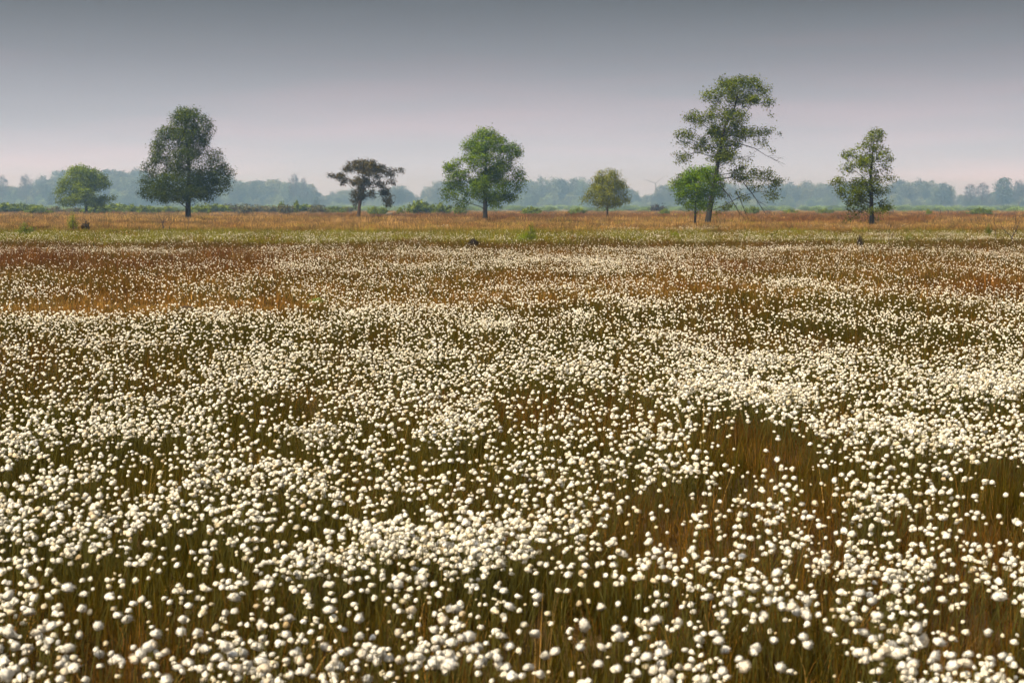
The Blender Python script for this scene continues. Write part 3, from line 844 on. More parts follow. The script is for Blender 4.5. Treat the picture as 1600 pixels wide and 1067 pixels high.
px_tree('oak_tree', 'tallest leaning oak with open crown and bare branches trailing on the right', 141,
        [(1105, 348), (1108, 332), (1111, 316), (1118, 283), (1122.6, 250), (1127, 222), (1133, 196), (1147, 175), (1152, 152)],
        [(1170, 130, 22, 9), (1138, 130, 18, 9), (1110, 147, 14, 9), (1194, 142, 10, 11), (1168, 154, 15, 11), (1200, 161, 9, 6), (1203, 177, 5, 3), (1142, 173, 11, 9),
         (1098, 187, 21, 12), (1078, 182, 9, 8), (1119, 175, 11, 11), (1072, 215, 15, 13), (1096, 226, 17, 11), (1068, 245, 13, 8), (1161, 208, 21, 11), (1195, 203, 19, 5),
         (1213, 209, 6, 3), (1191, 224, 11, 5), (1207, 234, 5, 3), (1142, 246, 17, 10), (1166, 248, 7, 9), (1161, 273, 24, 12), (1194, 273, 17, 9), (1213, 285, 10, 10), (1204, 303, 13, 7),
         (1161, 306, 13, 6), (1132, 323, 10, 4), (1063, 282, 14, 9), (1180, 290, 14, 6), (1150, 190, 12, 10), (1120, 205, 14, 12), (1108, 240, 12, 10), (1142, 225, 12, 8), (1122, 155, 10, 10), (1150, 150, 12, 12)],
        L_olive, 0.29, M_bark, 0.18, 13, 0.18, 0.27, seed=21, around=1, step=0.40, depth=0.8,
        dead=[[(1131, 229), (1156, 224.5), (1180, 231.5), (1199, 243), (1230, 257)], [(1124, 290), (1140, 306), (1152, 325), (1159, 337)],
              [(1161, 285), (1176, 304), (1185, 318), (1193, 332)], [(1150, 300), (1158, 315), (1163, 330)]])
px_tree('maple_tree', 'dense bright green young tree in front of the tallest oak', 134,
        [(1086, 350), (1086.5, 335), (1087, 318), (1088, 292)],
        [(1098, 270, 18, 10), (1080, 276, 16, 10), (1118, 282, 10, 12), (1070, 297, 16, 12), (1056, 290, 9, 7), (1106, 298, 18, 14), (1062, 309, 10, 8), (1084, 320, 15, 8), (1104, 318, 12, 7), (1090, 296, 14, 12)],
        L_bright, 0.11, M_bark, 0.30, 15, 0.15, 0.26, seed=31, step=0.36)
px_tree('oak_tree', 'slim ragged oak standing alone on the right with reddish budding leaves', 124,
        [(1362, 352), (1362, 335), (1361, 300), (1361, 270), (1363, 240), (1365, 215)],
        [(1369, 213, 12, 10), (1353, 226, 11, 10), (1328, 240, 11, 7), (1325, 260, 10, 12), (1352, 252, 15, 10), (1385, 243, 8, 8), (1382, 263, 10, 8), (1393, 279, 7, 4.5),
         (1311, 285, 13, 6.5), (1320, 300, 13, 9), (1346, 288, 14, 11), (1375, 297, 11, 7), (1331, 316, 13, 7), (1340, 329, 16, 5), (1328, 340, 6, 4), (1383, 320, 11, 7), (1352, 308, 9, 7),
         (1372, 234, 9, 10)],
        L_rusty, 0.20, M_bark, 0.28, 13, 0.16, 0.22, seed=41, step=0.36)
px_tree('oak_tree', 'round light green oak standing far off on the left in the haze', 300,
        [(134.7, 331), (134.5, 318), (133, 305), (130, 290)],
        [(131, 270, 24, 9), (108, 288, 15, 12), (150, 284, 19, 13), (98, 302, 10, 7), (160, 311, 16, 5), (94, 313, 6, 4), (130, 291, 17, 9), (118, 308, 14, 6), (108, 316, 14, 6), (150, 317, 15, 5), (133, 312, 12, 6)],
        L_far, 0.34, M_bark, 0.36, 14, 0.30, 0.45, seed=51, step=0.6)

# ------------------------------------------------------------------ shrubs, saplings, dead wood
S_green = leafy('willow_leaves', (0.100, 0.155, 0.015), (0.285, 0.345, 0.040), 0.38)
S_lime = leafy('birch_sapling_leaves', (0.17, 0.22, 0.008), (0.33, 0.40, 0.018), 0.4)
S_brown = leafy('heather_twigs', (0.050, 0.036, 0.024), (0.120, 0.085, 0.055), 0.15)
S_heath = leafy('heather_dark', (0.030, 0.021, 0.015), (0.085, 0.060, 0.042), 0.1)
S_drab = leafy('budding_scrub', (0.095, 0.085, 0.040), (0.190, 0.175, 0.075), 0.3)
def shrub_meshes(seed, h, w, n_stem, per, lsize, leaf, bare=0.0):
    r = np.random.default_rng(seed); g = Geo(); cen = []
    for s in range(n_stem):
        a = r.uniform(0, 6.283); ln = r.uniform(0.05, 1) * w * 0.5; hh = h * r.uniform(0.55, 1.0) * (1 - 0.35 * ln / (w * 0.5))
        t = np.linspace(0, 1, 7)
        p = np.stack([ln * math.cos(a) * t ** 0.8 + r.normal(0, .015 * h, 7) * t, ln * math.sin(a) * t ** 0.8 + r.normal(0, .015 * h, 7) * t, hh * t - 0.03], -1)
        tube(g, p, np.linspace(0.012, 0.004, 7) * h, 3)
        for q in range(4):
            k = r.integers(2, 6); e = p[k] + r.normal(0, 1, 3) * np.array([.13, .13, .10]) * h + np.array([0, 0, 0.08 * h])
            tube(g, [p[k], e], [0.006 * h, 0.003 * h], 3)
            if r.uniform() > bare: cen.append(e)
        if r.uniform() > bare: cen += [p[6], p[5], p[4], p[3]]
    st = g.mesh('shrub_stems', [M_dead])
    fo = leaf_mesh('shrub_foliage', np.array(cen), per, 0.075 * h, lsize, leaf, seed, 0.1) if cen else None
    return st, fo
SHR = {'willow0': shrub_meshes(1, 2.0, 3.2, 26, 12, 0.28, S_green), 'willow1': shrub_meshes(2, 2.0, 4.2, 30, 12, 0.28, S_green),
       'willow2': shrub_meshes(3, 2.0, 2.4, 20, 12, 0.28, S_green), 'drab0': shrub_meshes(4, 2.0, 3.6, 34, 7, 0.24, S_drab, 0.35),
       'drab1': shrub_meshes(5, 2.0, 3.0, 30, 7, 0.24, S_drab, 0.35), 'bare': shrub_meshes(6, 2.0, 3.6, 46, 10, 0.22, S_brown, 0.1),
       'lime': shrub_meshes(7, 2.0, 2.2, 24, 26, 0.13, S_lime), 'heath': shrub_meshes(8, 2.0, 2.6, 40, 22, 0.16, S_heath),
       'sapling': shrub_meshes(9, 2.0, 1.2, 8, 22, 0.10, S_lime, 0.1), 'leafy': shrub_meshes(10, 2.0, 2.6, 20, 10, 0.14, S_green, 0.15)}
def shrub(name, label, x, top, base_y, d, width, kind, group=None, rz=None):
    p = at(x, base_y, d); z = float(height(p.x, p.y)); h = at(x, top, d).z - z
    e = empty(name, (p.x, p.y, z), label, 'shrub', group, RNG.uniform(0, 6.28) if rz is None else rz)
    w0 = {'willow0': 3.2, 'willow1': 4.2, 'willow2': 2.4, 'drab0': 3.6, 'drab1': 3.0, 'bare': 3.6, 'lime': 2.2, 'heath': 2.6, 'sapling': 1.2, 'leafy': 2.6}[kind]
    sx = width * d / FPX / w0
    e.scale = (sx, sx, h / 2.1)
    st, fo = SHR[kind]
    obj('stems', st, e)
    if fo: obj('foliage', fo, e)
    return e
# belt of scrub behind the field on the left
belt = [(8, 313, 46), (34, 318, 40), (60, 321, 36), (84, 320, 40), (112, 321, 50), (152, 317, 46), (180, 316, 50), (205, 320, 40), (232, 320, 40), (262, 318, 44), (312, 317, 40),
        (336, 318, 44), (362, 319, 40), (384, 318, 44), (405, 317, 40), (424, 318, 40), (446, 318, 36), (476, 320, 44), (500, 319, 36), (522, 320, 40), (540, 319, 34)]
BELT_AT = ['at the left edge of the picture', 'second from the left edge', 'third from the left edge, left of the far light green oak', 'at the left foot of the far light green oak',
           'under the left side of the far light green oak', 'under the right side of the far light green oak', 'just right of the far light green oak',
           'between the far light green oak and the tall dark oak', 'under the outermost left boughs of the tall dark oak', 'left of the trunk of the tall dark oak',
           'just right of the trunk of the tall dark oak', 'under the right boughs of the tall dark oak', 'just past the right boughs of the tall dark oak',
           'right of the tall dark oak, left of the pointed saplings', 'left of both pointed saplings, second one out', 'just left of the left pointed sapling',
           'between the two pointed saplings', 'just right of the right pointed sapling', 'midway between the right pointed sapling and the pine', 'near the pine on its left side',
           'nearest to the pine trunk on its left']
for k, (x, top, w) in enumerate(belt):
    drab = k in (3, 4, 12, 13, 14, 15, 16, 18, 20)
    shrub('scrub_bush', ('drab twiggy scrub bush ' if drab else 'low green scrub bush ') + BELT_AT[k],
          x, top + 2.5 * math.sin(k * 5.1), 331, 350 + 40 * math.sin(k * 2.3), w * 1.15, ['drab0', 'drab1'][k % 2] if drab else ['willow0', 'willow1', 'willow2'][k % 3],
          'bushes of the scrub belt')
for nm, lab, x, top, by, d, w, kind in [
    ('willow_bush', 'tall rounded light green bush between the pine and the middle oak', 655, 308, 333, 300, 44, 'willow0'),
    ('willow_bush', 'broad light green bush close to the left side of the middle oak', 688, 315, 333, 305, 40, 'willow1'),
    ('willow_bush', 'small green bush showing under the lowest left bough of the middle oak', 718, 320, 334, 280, 24, 'willow2'),
    ('willow_bush', 'small bright green bush just right of the pine trunk', 583, 321, 333, 290, 18, 'willow2'),
    ('willow_bush', 'green bush under the drooping bough of the pine', 598, 321, 333, 285, 20, 'willow0'),
    ('willow_bush', 'tiny pale green bush to the right of the pine', 626, 323, 333, 300, 14, 'willow2'),
    ('birch_sapling', 'small pointed green sapling above the drab scrub belt', 463, 311, 331, 330, 12, 'willow2'),
    ('birch_sapling', 'small pointed green sapling left of its twin in the scrub belt', 440, 313, 331, 335, 12, 'willow2'),
    ('low_bush', 'low loose green bush just right of the middle oak', 828, 322, 334, 290, 40, 'willow1'),
    ('low_bush', 'low pale green bush left of the small olive tree', 903, 322, 333, 300, 30, 'willow0'),
    ('bare_bush', 'dark grey brown rounded bare bush left of the tallest oak', 1027, 318, 333, 420, 28, 'bare'),
    ('low_bush', 'low green bush under the trailing branches of the tallest oak', 1176, 319, 334, 290, 26, 'willow0'),
    ('low_bush', 'small pale green bush in front of the dark bare bush', 1038, 325, 334, 300, 20, 'willow2'),
    ('low_bush', 'small round bright green bush on the far field right of the slim oak', 1451, 325, 335, 260, 10, 'lime'),
    ('low_bush', 'wide low bright green bush on the far field near the right edge', 1531, 324, 335, 280, 44, 'willow1'),
    ('low_bush', 'low pale bush left of the slim oak', 1290, 325, 334, 320, 30, 'willow1'),
    ('low_bush', 'low pale bush right of the tallest oak', 1236, 325, 334, 320, 26, 'willow0'),
    ('birch_sapling', 'bright lime green sapling with pointed top in the centre of the grass strip', 830, 343, 383, 67, 15, 'sapling'),
    ('birch_bush', 'bright lime green bush at the foot of the pointed sapling', 822, 362, 383, 68, 34, 'lime'),
    ('heather_bush', 'small dark round heather bush in the middle of the bog', 740, 371, 393, 58, 18, 'heath'),
    ('birch_bush', 'small lime green bush below the tallest oak', 1055, 361, 378, 74, 20, 'lime'),
    ('willow_bush', 'dark green leafy bush at the left edge of the grass strip', 38, 345, 374, 80, 34, 'leafy'),
    ('birch_sapling', 'thin yellowish sapling with sparse leaves left of the tall dark oak', 114, 326, 366, 95, 16, 'sapling'),
    ('twiggy_bush', 'small reddish twiggy bush right of the thin yellowish sapling', 134, 344, 366, 95, 16, 'bare'),
    ('willow_bush', 'small green leafy bush near the right end of the flower strip', 1422, 362, 384, 67, 16, 'leafy'),
    ('twiggy_bush', 'dull brown green bush left of the forked dead tree', 1545, 346, 374, 78, 14, 'leafy'),
    ('twiggy_bush', 'dark twiggy bush among the flowers below the slim oak', 1343, 366, 396, 55, 13, 'bare')]:
    shrub(nm, lab, x, top, by, d, w, kind)

def dead_wood(name, label, cat, d, lines, mat=M_dead, twigs=6, seed=0, part='trunk'):
    r = np.random.default_rng(seed)
    b = at(*lines[0][0][0], d); z = float(height(b.x, b.y)) - 0.02
    e = empty(name, (b.x, b.y, z), label, cat)
    for k, (pl, r0, r1) in enumerate(lines):
        pts = np.array([np.array(at(x, y, d)) - np.array((b.x, b.y, z)) for x, y in pl])
        if k == 0: pts[0, 2] = 0
        pts[:, 1] += np.linspace(0, r.uniform(-.25, .25), len(pts)) if k else 0
        fine = [pts[0]]
        for a, c in zip(pts[:-1], pts[1:]):
            fine += [a + (c - a) * 0.5 + r.normal(0, 0.02, 3), c]
        g = Geo(); tube(g, fine, np.linspace(r0, r1, len(fine)), 5)
        if k:
            for q in range(twigs):
                p0 = fine[r.integers(1, len(fine))]; dv = (pts[-1] - pts[0]); dv = dv / np.linalg.norm(dv) + r.normal(0, .6, 3)
                tube(g, [p0, p0 + dv * 0.14, p0 + dv * 0.27 + r.normal(0, .02, 3)], [r1 * 0.8, r1 * .6, r1 * .4], 3)
        obj('trunk' if k == 0 else 'branch', g.mesh('dead_branch', [mat]), e)
    return e
dead_wood('dead_tree', 'stunted dead tree with flat twiggy top left of the tall dark oak', 'dead tree', 98,
          [([(255, 364), (255, 355), (254.5, 348)], 0.060, 0.045), ([(254.5, 348), (250, 347), (246, 349)], 0.03, 0.012), ([(254.5, 348), (252, 343), (243, 342)], 0.03, 0.008),
           ([(254.5, 348), (258, 343), (262, 338)], 0.03, 0.008), ([(254.5, 348), (256, 341), (255, 336)], 0.02, 0.007), ([(254.5, 348), (250, 342), (248, 337)], 0.02, 0.007),
           ([(254.5, 348), (261, 346), (266, 342)], 0.02, 0.008)], twigs=7, seed=2)
dead_wood('dead_sapling', 'thin dead sapling with one long slanting branch beside the stunted dead tree', 'dead tree', 97,
          [([(265, 364), (265.3, 357), (265.5, 352)], 0.025, 0.02), ([(265.5, 352), (271, 346), (276, 338), (280, 328)], 0.018, 0.008), ([(265.5, 352), (264.5, 345), (264, 337)], 0.014, 0.006),
           ([(265.5, 352), (261, 352), (258, 353)], 0.012, 0.006)], twigs=3, seed=3)
dead_wood('dead_stick', 'short dark stick standing in front of the tall oak trunk', 'stick', 99,
          [([(293.2, 361), (293.5, 354), (294.6, 346)], 0.024, 0.018), ([(294.6, 346), (294, 343), (295, 340)], 0.014, 0.008)], twigs=1, seed=4)
dead_wood('dead_tree', 'forked bare dead tree near the right edge with long upswept branches', 'dead tree', 62,
          [([(1581.5, 391), (1583, 382), (1581, 371)], 0.035, 0.028), ([(1581, 371), (1574, 364), (1566, 357), (1561, 346)], 0.020, 0.006), ([(1581, 371), (1588, 362), (1594, 349), (1599, 337)], 0.020, 0.006),
           ([(1581, 371), (1583, 360), (1586, 340), (1585, 329)], 0.016, 0.005), ([(1588, 362), (1587, 350), (1590, 340)], 0.010, 0.005), ([(1582, 390), (1589, 390), (1596, 386)], 0.016, 0.008)], twigs=6, seed=5)
dead_wood('dead_sapling', 'thin reddish leafless sapling left of the forked dead tree', 'dead tree', 66,
          [([(1556, 384), (1556, 372), (1555, 358)], 0.014, 0.010), ([(1555, 358), (1554.5, 348), (1554, 338)], 0.009, 0.004), ([(1556, 366), (1558, 358), (1561, 352)], 0.007, 0.004)], twigs=4, seed=6)
dead_wood('dead_sapling', 'thin dark leafless sapling standing left of the small leafy bush', 'dead tree', 60,
          [([(1390, 388), (1390, 380), (1389, 368)], 0.012, 0.009), ([(1389, 368), (1388, 360), (1389, 352)], 0.008, 0.004), ([(1390, 376), (1393, 369), (1395, 362)], 0.007, 0.004)], twigs=4, seed=7)
def post(label, x, top, d):
    p = at(x, 333, d); z = float(height(p.x, p.y)); h = at(x, top, d).z - z; g = Geo()
    tube(g, [[0, 0, -0.1], [0.01, 0, h * 0.5], [0.0, 0.01, h]], [0.11, 0.10, 0.095], 7)
    o = obj('wooden_post', g.mesh('wooden_post', [M_dead])); o.location = (p.x, p.y, z)
    tag(o, label, 'post')
post('thin dark post just right of the slim ragged oak', 1395.5, 326, 300)
post('thin dark post on the far field between the two bright green bushes, left one', 1469.5, 328, 300)
post('shortest dark post on the far field left of the wide low green bush', 1481.5, 328.5, 310)
post('dark post standing in the scrub belt beside the pointed sapling', 457.2, 321, 320)
# pale plank hurdle under the pine's bough
p = at(609, 337, 225); e = empty('wooden_hurdle', (p.x, p.y, 0), 'small pale plank on dark legs below the drooping bough of the pine', 'hurdle')
g = Geo(); tube(g, [[-0.55, 0, 0.82], [0, 0.02, 0.90], [0.45, 0, 0.92]], [0.13, 0.14, 0.12], 6); obj('plank', g.mesh('plank', [M_pale_wood]), e)
for lx in (-0.42, 0.38):
    g = Geo(); tube(g, [[lx, 0, -0.05], [lx + .02, 0, 0.4], [lx, 0, 0.86]], [0.06, 0.055, 0.05], 5); obj('leg', g.mesh('hurdle_leg', [M_dead]), e)
g = Geo(); tube(g, [[-0.42, 0, 0.6], [0.38, 0.01, 0.62]], [0.09, 0.09], 5); obj('crossbar', g.mesh('crossbar', [M_dead]), e)

# mossy hummock and, for a dark hole, an added lump on the bare strip
M_moss = rough_mat('moss', (0.055, 0.085, 0.010), (0.15, 0.19, 0.025), 22, 0.95, 1.0)
M_hole = rough_mat('hole_dark', (0.028, 0.018, 0.012), (0.09, 0.055, 0.03), 22, 0.95, 1.0)
def hummock(name, label, x, py, rx, rz, mat, seed):
    d = ground_dist(py, 0.0); p = at(x, py, d); v, f = ico(4); r = np.random.default_rng(seed)
    k = np.zeros(len(v))
    for _ in range(26):
        q = r.normal(0, 1, 3); q /= np.linalg.norm(q); k += r.uniform(-.05, .10) * np.exp(-((1 - v @ q) / 0.06))
    v = v * (1 + k + r.normal(0, .012, len(v)))[:, None] * np.array([rx, rx * 0.9, rz])
    o = obj(name, mesh_np(name, v, [f], [mat])); o.location = (p.x, d, float(height(p.x, d)) + 0.02)
    tag(o, label, 'hummock')
hummock('moss_hummock', 'bright green moss hummock in the straw coloured strip', 497, 476, 0.22, 0.15, M_moss, 1)
hummock('hole_lump', 'dark stand-in for a hole at the edge of the straw coloured strip on the left', 291, 492, 0.16, 0.13, M_hole, 2)  # raised dark lump added where a dark hole lies

# little dark bog pool between the nearest tussocks
mw, tw = mat_new('bog_water')
ow = N(tw, 'ShaderNodeOutputMaterial'); pw = N(tw, 'ShaderNodeBsdfPrincipled'); nw = N(tw, 'ShaderNodeTexNoise'); bw = N(tw, 'ShaderNodeBump')
nw.inputs['Scale'].default_value = 9; bw.inputs['Strength'].default_value = 0.05
tw.links.new(nw.outputs['Fac'], bw.inputs['Height']); tw.links.new(bw.outputs[0], pw.inputs['Normal'])
pw.inputs['Base Color'].default_value = (0.012, 0.011, 0.010, 1); pw.inputs['Roughness'].default_value = 0.12
tw.links.new(pw.outputs[0], ow.inputs[0])
th = np.linspace(0, 6.283, 28, endpoint=False); rr_ = 1 + 0.14 * np.sin(3 * th + 1) + 0.09 * np.sin(5 * th)
pv = np.concatenate([[[0, 0, 0]], np.stack([0.13 * rr_ * np.cos(th), 0.17 * rr_ * np.sin(th), 0 * th], -1)])
zmax = float(np.max(height(POOL[0] + pv[:, 0], POOL[1] + pv[:, 1]))) + 0.012
pool = obj('bog_pool', mesh_np('bog_pool', pv, [np.array([[0, 1 + k, 1 + (k + 1) % 28] for k in range(28)])], [mw]))
pool.location = (POOL[0], POOL[1], zmax)
tag(pool, 'small dark pool of bog water between the nearest tussocks', 'water', kind='structure')

# ------------------------------------------------------------------ distant woods
W_leaf = leafy('wood_leaves', (0.050, 0.070, 0.050), (0.190, 0.220, 0.125), 0.25, True)  # pale bluish green: part of the haze put into the leaf colour
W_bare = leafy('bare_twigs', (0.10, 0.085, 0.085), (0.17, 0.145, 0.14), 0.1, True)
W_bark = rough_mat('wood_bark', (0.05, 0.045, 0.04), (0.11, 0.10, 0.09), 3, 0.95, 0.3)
def wood_tree(seed, h, lobes, per, lsize, spread, leaf, dens):
    """one tree of the wood: trunk, limbs and leaf sprays, 20 m tall before scaling"""
    r = np.random.default_rng(seed); A = []
    for (cx, cz, rx, rz_) in lobes:
        n = int(dens * rx * rz_)
        for q in range(2):
            th = r.uniform(0, 6.28) if q else 0
            u = r.normal(0, 1, (n, 3)); u /= np.linalg.norm(u, axis=1, keepdims=True); u *= (r.uniform(.1, 1, n) ** .4)[:, None]
            A.append(np.array([cx * math.cos(th), cx * math.sin(th), cz]) + u * np.array([rx, rx, rz_]))
    A = np.concatenate(A)
    tr = [np.array([0.15 * math.sin(k + seed), 0.1 * math.cos(2 * k), k * h * 0.06]) for k in range(9)]
    nodes, par = colonise(tr, A, 1.1, 8, 1.0, 80)
    st, tips, rad = branch_mesh('wood_trunk', nodes, par, 0.35, 0.03, W_bark)
    cen = nodes[tips]
    lf = leaf_mesh('wood_crown', cen, per, spread, lsize, leaf, seed, 0.2)
    # join trunk and crown of the kind into one mesh
    g = Geo()
    for me, mi in ((st, 0), (lf, 1)):
        co = np.empty(len(me.vertices) * 3, np.float32); me.vertices.foreach_get('co', co)
        var = np.empty(len(me.vertices), np.float32); me.attributes['var'].data.foreach_get('value', var)
        q = np.array([p.vertices[:] for p in me.polygons if len(p.vertices) == 4]); t = np.array([p.vertices[:] for p in me.polygons if len(p.vertices) == 3])
        g.add(co.reshape(-1, 3), q, t, var, mi)
    return g.mesh('wood_tree', [W_bark, leaf]), st, lf
ROUND = [(0, 14, 4.2, 5.2), (-2.6, 11, 2.8, 3.6), (2.7, 10.5, 2.8, 3.8), (0.8, 17, 2.6, 2.8), (-1.5, 6.5, 3, 3), (2, 6, 3, 3)]
BROAD = [(0, 14, 5.5, 5), (-4, 11, 3.6, 4), (4, 11, 3.6, 4.4), (-2, 16, 3, 3), (2.4, 16.3, 3, 3), (0, 6, 4.5, 3.5)]
TALL = [(0, 15, 2.4, 5), (0.5, 9, 2.6, 4), (-1, 12, 2.2, 4), (0, 18, 1.3, 2), (0, 5, 2.6, 3)]
BUSH = [(0, 10, 6, 7), (-4, 7, 4, 5), (4, 6.5, 4, 5), (0, 15, 3.6, 4)]
wk = [wood_tree(1, 20, ROUND, 9, 0.9, 0.75, W_leaf, 7), wood_tree(2, 20, BROAD, 9, 0.95, 0.8, W_leaf, 6), wood_tree(3, 20, TALL, 9, 0.8, 0.6, W_leaf, 9),
      wood_tree(4, 20, ROUND[::-1], 8, 0.9, 0.8, W_leaf, 7), wood_tree(5, 20, BUSH, 9, 1.0, 0.9, W_leaf, 5), wood_tree(6, 20, TALL[::-1], 8, 0.8, 0.7, W_leaf, 9)]
bare_k = wood_tree(7, 20, [(0, 14, 5, 5.5), (-3, 11, 3, 4), (3, 11, 3, 4), (0, 17, 3, 3)], 10, 0.55, 0.55, W_bare, 8)
SKY = [(-260, 284), (-120, 278), (0, 288), (14, 290), (30, 290), (50, 288), (62, 274), (80, 272), (100, 267), (116, 265), (140, 268), (168, 267), (190, 266), (215, 265), (250, 268), (300, 268), (345, 266), (362, 275), (373, 278), (379, 287),
       (388, 283), (396, 279), (412, 279), (430, 280), (445, 279), (455, 281), (470, 285), (484, 287), (490, 291), (498, 301), (505, 305), (515, 301), (530, 298), (545, 296), (560, 296), (590, 294),
       (612, 295), (620, 290), (632, 292), (640, 297), (646, 307), (654, 303), (662, 293), (668, 284), (690, 282), (720, 281), (760, 281), (800, 280), (822, 279), (836, 277), (850, 280), (866, 279), (880, 277), (892, 280), (905, 277), (916, 278),
       (940, 281), (970, 284), (984, 292), (992, 296), (1002, 305), (1010, 301), (1018, 302), (1024, 292), (1034, 286), (1046, 285), (1080, 284), (1140, 286), (1200, 288), (1226, 287), (1236, 284), (1250, 286), (1262, 283), (1275, 286), (1285, 283), (1296, 285),
       (1340, 283), (1380, 283), (1402, 282), (1420, 281), (1434, 281), (1444, 280), (1450, 284), (1456, 281), (1464, 285), (1474, 285), (1484, 290), (1491, 300), (1496, 306), (1502, 303), (1512, 303), (1530, 303), (1545, 300), (1553, 294), (1575, 298), (1585, 292),
       (1600, 288), (1700, 282), (1860, 284)]
SKX, SKY_ = np.array([s[0] for s in SKY], float), np.array([s[1] for s in SKY], float)
def wood(name, label, x0, x1, kinds, seed, d0=830, spacing=5.2, tone=(1, 1, 1)):
    d0 *= 1.88
    r = np.random.default_rng(seed); P, S, V, T, RO = [], [], [], [], []
    for row in range(4):
        x = x0 + r.uniform(0, spacing)
        while x < x1:
            d = d0 + row * 22 + r.uniform(-9, 9)
            top = np.interp(x, SKX, SKY_)
            if row == 0: top = 331 - (331 - top) * r.uniform(0.30, 0.62)      # the wood's leafy front edge
            else: top = 331 - (331 - top) * min(1.06, r.normal([0, .80, .90, .95][row], 0.075))
            h = at(x, top, d).z
            s = h / 20.0
            wx = s * r.uniform(0.85, 1.2) if row else max(s, 0.45) * r.uniform(0.9, 1.3)
            wx = min(max(wx, 0.8), 1.85)
            p = at(x, 330, d)
            P.append((p.x, d, 0)); S.append((wx, wx, s)); V.append(kinds[r.integers(0, len(kinds))] if row else 4); RO.append((0, 0, r.uniform(0, 6.28)))
            b = r.uniform(0.45, 1.7) * np.array(tone) * (np.array([1.25, 1.35, 1.0]) if row == 0 else 1)
            T.append(b * np.array([r.uniform(.9, 1.15), 1, r.uniform(.9, 1.15)]))
            x += spacing * r.uniform(0.7, 2.0) * (1.25 if row == 0 else 1.15)
    o = scatter(name, [k[0] for k in wk], P, RO, S, V, T)
    tag(o, label, 'wood', kind='stuff')
wood('distant_wood', 'hazy wood on the skyline at the far left behind the light green oak', -200, 378, [0, 1, 3, 5], 1)
wood('distant_wood', 'low rounded hazy wood on the skyline between the tall dark oak and the pine', 381, 504, [1, 3, 1], 2, 860)
wood('distant_wood', 'lowest hazy tree line on the skyline behind the pine', 505, 647, [1, 0, 3], 3, 900)
wood('distant_wood', 'tall even hazy plantation on the skyline behind the middle oak', 649, 1002, [2, 5, 0, 2], 4, 880, 4.6, (0.95, 1, 1.05))
wood('distant_wood', 'long hazy wood on the skyline behind the tallest oak and slim oak', 1004, 1494, [0, 2, 5, 3], 5, 850)
wood('distant_wood', 'low hazy wood on the skyline at the far right edge', 1496, 1800, [1, 0, 3], 6, 830)
def scrub_line():
    r = np.random.default_rng(77); n = 620
    px = r.uniform(-220, 1820, n); d = r.uniform(500, 1350, n)
    P = np.array([[at(x, 328, q).x, q, -0.1] for x, q in zip(px, d)])
    sc = r.uniform(0.12, 0.26, n) * np.interp(d, [500, 1350], [0.75, 1.7])
    o = scatter('distant_scrub', [wk[4][0]], P, np.stack([0 * px, 0 * px, r.uniform(0, 6.28, n)], -1), np.stack([sc * 2.4, sc * 2.4, sc * 0.62], -1), np.zeros(n, int),
                r.uniform(0.8, 1.7, n)[:, None] * np.array([1.35, 1.55, 0.75]))
    tag(o, 'pale green scrub and reeds between the far field and the woods', 'scrub', kind='stuff')
scrub_line()
def far_tree(name, label, x, top, width, d, kind, tone=(1, 1, 1), group=None):
    d *= 1.86
    p = at(x, 330, d); h = at(x, top, d).z
    e = empty(name, (p.x, d, 0), label, 'tree', group, RNG.uniform(0, 6.28))
    w = width * d / FPX / 10.5
    e.scale = (w, w, h / 20.0)
    t = obj('trunk', kind[1], e); c = obj('crown', kind[2], e)
    return e
# leaves of single trees read the same tint through a material of their own
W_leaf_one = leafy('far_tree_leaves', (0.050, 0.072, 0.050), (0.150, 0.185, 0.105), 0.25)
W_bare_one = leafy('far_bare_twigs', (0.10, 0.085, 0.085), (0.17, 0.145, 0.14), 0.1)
for k in (wk[0], wk[1], wk[3]):
    k[2].materials[0] = W_leaf_one
bare_k[2].materials[0] = W_bare_one
far_tree('distant_tree', 'rounded dark hazy tree rising above the wood at the far right', 1566, 276, 25, 815, wk[1])
far_tree('distant_tree', 'rounded hazy tree at the right end of the long skyline wood', 1474, 284, 26, 840, wk[0])
far_tree('distant_tree', 'hazy tree on the skyline just right of the pine', 622, 290, 26, 850, wk[3])
far_tree('distant_tree', 'lone blue grey tree low in front of the wood left of the light green oak', 81, 300, 16, 640, wk[0])
far_tree('distant_tree', 'small dark hazy tree in front of the wood left of the pine', 493, 308, 14, 640, wk[3])
for x, top, w, lab in [(42, 273, 24, 'bare grey tree on the skyline left of the light green oak'), (4, 274, 20, 'bare grey tree on the skyline at the left edge'),
                       (460, 272, 18, 'bare tree on the skyline at the right end of the low rounded wood'), (475, 277, 12, 'smaller bare tree beside the bare tree of the low rounded wood'),
                       (1516, 287, 22, 'bare grey tree on the skyline, leftmost of those near the right edge'), (1534, 285, 22, 'bare grey tree on the skyline between its bare neighbour and the rounded dark tree'),
                       (1592, 281, 22, 'bare grey tree on the skyline at the right edge')]:
    far_tree('bare_tree', lab, x, top, w, 835, bare_k)

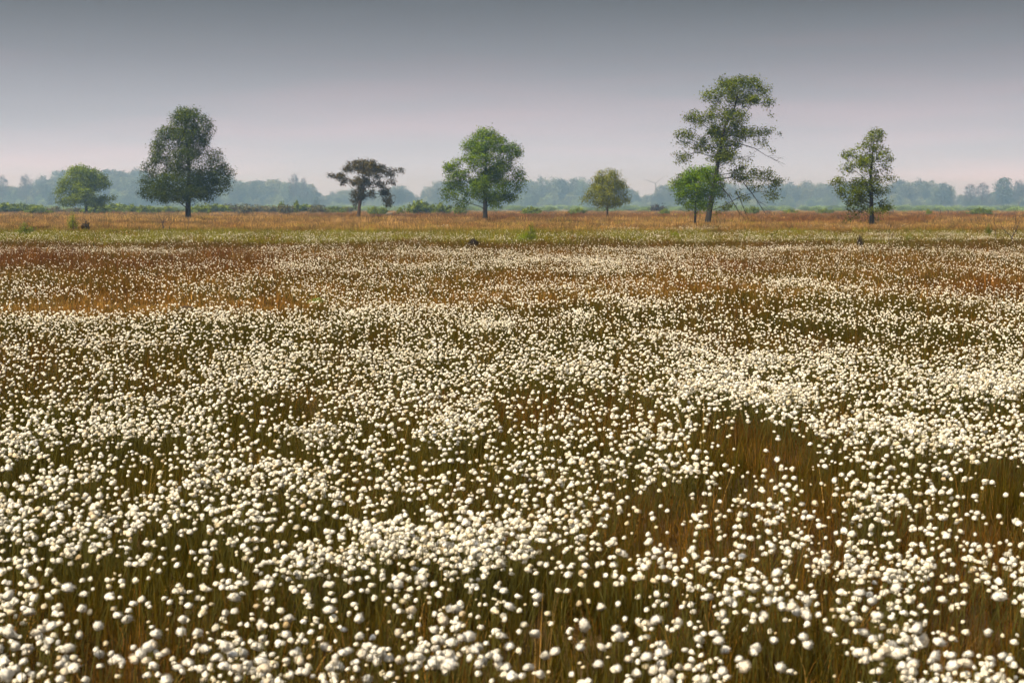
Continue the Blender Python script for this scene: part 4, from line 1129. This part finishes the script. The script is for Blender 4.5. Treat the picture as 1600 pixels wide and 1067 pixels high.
# wind turbine far beyond the wood
TD = 1760
hub = at(1024.3, 286.8, TD)
e = empty('wind_turbine', (hub.x, TD, 0), 'faint three bladed wind turbine above the skyline left of the tallest oak', 'wind turbine')
g = Geo(); tube(g, [[0, 2.0, 0], [0, 2.0, hub.z * 0.5], [0, 2.0, hub.z]], [1.0, 0.75, 0.5], 12); obj('tower', g.mesh('tower', [M_paint]), e)
g = Geo(); tube(g, [[0, -1.4, hub.z], [0, -1.0, hub.z], [0, 1.0, hub.z + .1], [0, 4.0, hub.z + .1]], [0.3, 0.7, 0.8, 0.6], 10); obj('nacelle', g.mesh('nacelle', [M_paint]), e)
for k in range(3):
    a = R(39 + 120 * k); dv = np.array([math.cos(a), 0, math.sin(a)]); nv = np.array([-math.sin(a), 0, math.cos(a)])
    t = np.linspace(0.02, 1, 9); chord = np.interp(t, [0, .12, .25, 1], [.45, .6, 1.0, .2])
    v = []
    for tt, c in zip(t, chord):
        q = np.array([0, -1.4, hub.z]) + dv * 16.2 * tt
        v += [q - nv * c * .4, q + np.array([0, -.22 * c, 0]), q + nv * c * .6, q + np.array([0, .22 * c, 0])]
    q = [[4 * i + j, 4 * i + (j + 1) % 4, 4 * i + 4 + (j + 1) % 4, 4 * i + 4 + j] for i in range(8) for j in range(4)]
    g = Geo(); g.add(v, q); obj('blade', g.mesh('blade', [M_paint]), e)

# ------------------------------------------------------------------ haze
HB = np.array([[x, y, z] for z in (-1.5, 47.0) for y in (-320, 2600) for x in (-1900, 1900)], float)
hz = obj('haze', mesh_np('haze', HB, [np.array([[0, 2, 3, 1], [4, 5, 7, 6], [0, 1, 5, 4], [2, 6, 7, 3], [0, 4, 6, 2], [1, 3, 7, 5]])], [], False))
mh, th_ = mat_new('haze_air')
oh = N(th_, 'ShaderNodeOutputMaterial'); pvz = N(th_, 'ShaderNodeVolumePrincipled')
pvz.inputs['Color'].default_value = (0.42, 0.72, 1.0, 1)
pvz.inputs['Absorption Color'].default_value = (1, 1, 1, 1)      # scatters only: bluish near, pale where it is deep
pvz.inputs['Density'].default_value = 0.00049
pvz.inputs['Anisotropy'].default_value = 0.35
th_.links.new(pvz.outputs[0], oh.inputs['Volume'])
hz.data.materials.append(mh)
tag(hz, 'pale blue haze lying over the whole bog and the far woods', 'haze', kind='stuff')
